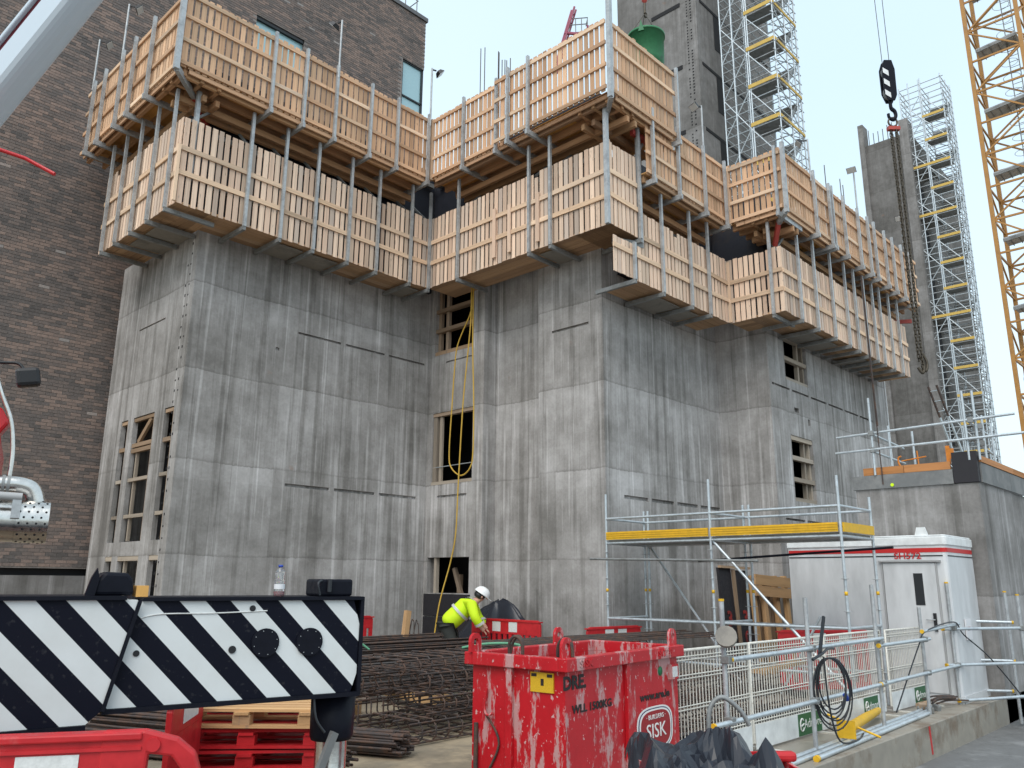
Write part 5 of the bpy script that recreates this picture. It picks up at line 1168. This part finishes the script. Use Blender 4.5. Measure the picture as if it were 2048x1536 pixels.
hb = MB(); hb.lathe([(.001, .0), (.105, -.005), (.108, -.06), (.075, -.10)], (0, 0, 0), 16); o = hb.build('hair', 'blackm', pw); o.location = hc+V((-.02, 0, -.005)); o.rotation_euler = (0, .62, 0)
for s in (-1, 1):
    mb = MB(); mb.lathe([(.001, .012), (.022, .008), (.03, 0), (.022, -.01)], (0, 0, 0), 10); o = mb.build('ear', 'skin', pw); o.location = (.60, s*.088, 1.40); o.rotation_euler = (R(90), 0, 0)
mb = MB(); mb.poly([V((.68, -.018, 1.40)), V((.68, .018, 1.40)), V((.715, .0, 1.36))], (-.01, 0, -.02)); mb.build('nose', 'skin', pw)
for s, (hx_, hy_, hz_) in ((-1, (.66, -.16, .76)), (1, (.70, .13, .78))):
    for f_ in range(4):
        y = hy_+(f_-1.5)*.020; skinmesh('finger', 'skin', [(hx_, y, hz_), (hx_+.035, y, hz_-.035), (hx_+.04, y, hz_-.07-.006*(f_ in (1, 2)))], [(0, 1), (1, 2)], [.010, .009, .008], 0, 1)
    skinmesh('thumb', 'skin', [(hx_-.005, hy_-s*.03, hz_+.005), (hx_+.015, hy_-s*.05, hz_-.03), (hx_+.035, hy_-s*.045, hz_-.05)], [(0, 1), (1, 2)], [.012, .010, .008], 0, 1)

# ================================================================ mobile crane: outrigger beam, jack, cab end, boom
ORZ = -.2239
ob = thing('outrigger_beam', 'black and white striped crane outrigger beam across the lower left', 'crane part', (3.27, 4.46, 0), ORZ)
mb = MB(); mb.poly([V((-2.2, 0, 1.141)), V((-.035, 0, 1.141)), V((0.0, 0, 1.25)), V((0.005, 0, 1.55)), V((-.04, 0, 1.700)), V((-2.2, 0, 1.700))], (0, .5, 0)); mb.build('inner_beam', 'stripe', ob)
mb = MB(); mb.poly([V((-1.34, -.04, 1.708)), V((-1.465, -.04, 1.135)), V((-1.53, -.04, 1.075)), V((-3.4, -.04, 1.075)), V((-3.4, -.04, 1.708))], (0, .58, 0)); mb.build('outer_beam', 'stripe', ob)
mb = MB(); mb.beam((-1.328, -.043, 1.708), (-1.455, -.043, 1.135), .02, .012, (0, 1, 0)); mb.build('edge_line', 'black', ob)
mb = MB(); mb.box(-1.31, .02, -.02, .52, 1.701, 1.722); mb.box(-3.4, -1.40, -.06, .54, 1.709, 1.73); mb.build('top_flange', 'black', ob)
mb = MB(); mb.box(-1.455, .02, -.02, .52, 1.115, 1.14); mb.box(-3.4, -1.53, -.06, .54, 1.04, 1.074); mb.build('bottom_flange', 'black', ob)
mb = MB(); mb.box(.006, .03, -.01, .51, 1.12, 1.72); mb.build('end_plate', 'black', ob)
for cx, cz, r_ in ((-.599, 1.455, .083), (-.324, 1.452, .083)):
    mb = MB(); mb.tube([(cx, .0, cz), (cx, -.014, cz)], r_, 28); o = mb.build('cover_disc', 'black', ob)
    m2 = MB()
    for k in range(8): a = R(45*k+15); m2.tube([(cx+r_*.84*math.cos(a), -.014, cz+r_*.84*math.sin(a)), (cx+r_*.84*math.cos(a), -.0155, cz+r_*.84*math.sin(a))], .0028, 6)
    m2.build('screws', 'galv', o)
for cx, cz, r_ in ((-1.313, 1.421, .017), (-.791, 1.422, .022), (-.69, 1.655, .018)):
    mb = MB(); mb.tube([(cx, -.001, cz), (cx, -.006, cz)], r_, 16); mb.build('plug', 'blackm', ob)
mb = MB(); mb.poly([V((-1.56, .06, 1.731)), V((-1.345, .06, 1.731)), V((-1.36, .06, 1.82)), V((-1.385, .06, 1.855)), V((-1.51, .06, 1.86)), V((-1.555, .06, 1.80))], (0, .22, 0)); mb.build('stop_block', 'black', ob, bevel=.02)
mb = MB(); mb.poly([V((-1.60, .05, 1.731)), V((-1.55, .05, 1.731)), V((-1.535, .05, 1.82)), V((-1.55, .05, 1.88)), V((-1.575, .05, 1.83))], (0, .04, 0)); mb.build('lug', 'black', ob)
mb = MB(); mb.box(-1.335, -1.27, .08, .2, 1.723, 1.785); mb.build('wood_wedge', 'ply', ob)
mb = MB(); mb.box(-.255, -.03, .05, .32, 1.723, 1.83); mb.build('jack_head', 'black', ob, bevel=.015)
mb = MB(); mb.tube(smooth([(-.25, .04, 1.82), (-.28, .02, 1.80), (-.265, .02, 1.73)]), .008, 6); mb.tube([(-.20, .03, 1.75), (-.20, .03, 1.83)], .015, 8); mb.build('hydraulic_hose', 'wetblack', ob)
mb = MB(); mb.lathe([(.001, 1.115), (.142, 1.115), (.138, .86), (.128, .835), (.001, .835)], (-.055, .22, 0), 28); mb.build('jack_sleeve', 'black', ob)
mb = MB(); mb.lathe([(.10, .835), (.10, .1), (.22, .06), (.22, .0), (.001, .0)], (-.055, .22, 0), 28); mb.build('jack_ram', 'chrome', ob)
mb = MB(); mb.tube(smooth([(-.27, .0, 1.12), (-.255, -.02, 1.0), (-.20, -.03, .92)]), .008, 6); mb.build('hydraulic_hose', 'wetblack', ob)
mb = MB(); mb.beam((-.10, .06, .90), (-.24, .02, .60), .03, .05); mb.build('jack_handle', 'capdark', ob)
mb = MB(); mb.tube(smooth([(-.6, -.001, 1.64), (-.75, -.003, 1.635), (-.95, -.003, 1.63), (-1.2, -.003, 1.63), (-1.31, -.002, 1.61)]), .004, 5); mb.build('paint_bead', 'refl', ob)
bt = thing('drink_bottle', 'clear plastic bottle with a little red drink standing on the striped beam', 'bottle', (2.787, 4.645, 1.7225))
mb = MB(); mb.lathe([(.001, 0), (.030, .001), (.033, .01), (.033, .055), (.031, .075), (.033, .095), (.026, .115), (.032, .14), (.028, .155), (.012, .172), (.012, .178)], n=20); mb.build('body', 'pet', bt)
mb = MB(); mb.lathe([(.001, .002), (.0305, .003), (.0305, .032), (.001, .032)], n=20); mb.build('drink', 'cola', bt)
mb = MB(); mb.lathe([(.0335, .045), (.0335, .075)], n=20); mb.build('label', 'labelw', bt)
mb = MB(); mb.lathe([(.001, .192), (.0145, .192), (.0145, .177), (.001, .177)], n=16); mb.build('cap', 'bluep', bt)
# pallets
def make_pallet(mt):
    t = thing('pallet', 'x', 'pallet', (0, 0, 0), 0, 'pallets stacked under the striped beam')
    for k in range(7): piece('deck_board', mt, t, (-.6, -.42+k*.14, .133), (.6, -.42+k*.14, .133), .10, .022)
    for y in (-.44, 0, .44): piece('stringer', mt, t, (-.6, y, .022/2), (.6, y, .011), .10, .022)
    for x in (-.53, 0, .53):
        piece('cross_board', mt, t, (x, -.5, .111), (x, .5, .111), .12, .022)
        for y in (-.43, 0, .43): piece('block', mt, t, (x-.07, y, .061), (x+.07, y, .061), .11, .076)
    return t
pz0 = 0.0; pals = []
for k, (mt_k, lb, rz) in enumerate((('redpl', 'lowest pallet of the stack, on the ground', -.72), ('redpl', 'second pallet of the stack, red', -.78), ('redpl', 'third pallet of the stack, red painted', -.70), ('redpl', 'red pallet directly under the top timber pallet', -.75), ('pallet', 'plain timber pallet on top of the red ones', -.80))):
    t = make_pallet(mt_k); t['label'] = lb; t.location = (3.95+.03*(k % 2), 6.78, .02+k*.158); t.rotation_euler = (0, 0, rz)
# crane cab corner with exhaust, grab rail and mirror
cbm = thing('mobile_crane', 'red mobile crane cab edge with stainless exhaust and mirror at the left margin', 'crane', (1.54, 6.31, 0), R(-16))
mb = MB(); mb.poly([V((-1.4, 0, .6)), V((-.03, 0, .6)), V((-.0, 0, 2.15)), V((.02, 0, 2.45)), V((.02, 0, 2.75)), V((-.06, 0, 3.0)), V((-1.4, 0, 3.3))], (0, 1.2, 0)); mb.build('cab_body', 'redcab', cbm, bevel=.04)
mb = MB(); mb.poly([V((-.4, -.04, 2.78)), V((.0, -.04, 2.76)), V((.06, -.04, 2.86)), V((.0, -.04, 2.96)), V((-.4, -.04, 3.0))], (0, .2, 0)); mb.build('roof_lip', 'redcab', cbm, bevel=.02)
mb = MB(); mb.tube([(-.4, -.12, 2.19), (.18, -.12, 2.19)], .137, 28); mb.build('muffler', 'chrome', cbm)
mb = MB(); n = 26; r1 = .141
mb.tube([(.181, -.12, 2.19), (.37, -.12, 2.19)], r1, n); gd = mb.build('heat_guard', 'chrome', cbm)
mb = MB()
for j in range(9):
    for i in range(7):
        a = R(60+j*32+ (16 if i % 2 else 0)); c0 = V((.20+i*.025, -.12+r1*math.cos(a), 2.19+r1*math.sin(a))); o_n = V((0, math.cos(a), math.sin(a)))
        mb.tube([c0-o_n*.002, c0+o_n*.0015], .0075, 8)
mb.build('guard_hole_shade', 'dark', gd)  # small dark discs stand in for shade inside the perforations
mb = MB(); mb.tube(smooth([(-.3, -.12, 2.43), (.02, -.12, 2.43), (.17, -.12, 2.43), (.25, -.12, 2.40), (.28, -.12, 2.33), (.285, -.12, 2.29)]), .056, 18); mb.build('exhaust_pipe', 'chrome', cbm)
for x in (.07, .10): 
    mb = MB(); mb.tube([(x, -.12, 2.43), (x+.018, -.12, 2.43)], .062, 18); mb.build('clamp', 'galvd', cbm)
mb = MB(); mb.tube([(-.3, -.28, 2.345), (.20, -.28, 2.335)], .028, 12); mb.build('conduit', 'hutgrey', cbm)
mb = MB(); mb.box(.15, .20, -.30, -.10, 2.20, 2.34); mb.build('strap_bracket', 'galv', cbm)
mb = MB(); mb.tube(smooth([(-.10, -.10, 3.28), (.0, -.12, 3.02), (.07, -.13, 2.85), (.105, -.13, 2.65), (.108, -.13, 2.46)]), .014, 10); mb.build('grab_rail', 'chrome', cbm)
mb = MB(); mb.tube(smooth([(-.4, -.05, 3.24), (-.05, -.08, 3.26), (.06, -.1, 3.26), (.11, -.12, 3.19)]), .011, 8); mb.build('mirror_arm', 'blackm', cbm)
mb = MB(); mb.beam((.055, -.13, 3.15), (.20, -.13, 3.18), .10, .13); mr_ = mb.build('mirror', 'blackm', cbm, bevel=.025)
mb = MB(); mb.box(.0, .04, -.15, -.10, 2.53, 2.56); mb.build('blue_latch', 'bluep', cbm)
bo = thing('crane_boom', 'silver telescopic crane boom with a maroon recess crossing the top left corner', 'crane boom', (1.79, 8.36, 6.70))
bd = V((.30, -.59, .77)).normalized(); pv = V((-.53, .54, .64)); pv = (pv-bd*pv.dot(bd)).normalized(); qv = bd.cross(pv)
if qv.dot(V((-.7, -.7, -.2))) < 0: qv = -qv
def bsec(prof): return [pv*a+qv*b for a, b in prof]
def bx(prof, mt, nm, l0=-2.6, l1=4.5):
    mb = MB(); mb.poly([p+bd*l0 for p in bsec(prof)], bd*(l1-l0)); mb.build(nm, mt, bo, bevel=.01)
arc = [(.02-.09*math.cos(R(a)), .18*math.sin(R(a))) for a in range(-80, 81, 16)]
bx([(.20, -.18), (.02, -.18)]+arc[1:-1]+[(.02, .18), (.20, .18)], 'boom', 'tube')
bx([(.201, -.15), (.27, -.15), (.27, .14), (.201, .14)], 'maroon', 'recess'); bx([(.271, -.16), (.305, -.16), (.305, .18), (.271, .18)], 'boom', 'upper_flange')
mb = MB(); mb.tube([(-.5, .1, -.0), (.02, .0, -.05), (.20, -.15, -.17)], .016, 8); o = mb.build('red_rod', 'redcab'); o.location = (1.50, 6.7, 5.05); tag(o, 'short red rod sticking in at the left margin in front of the bricks', 'rod')
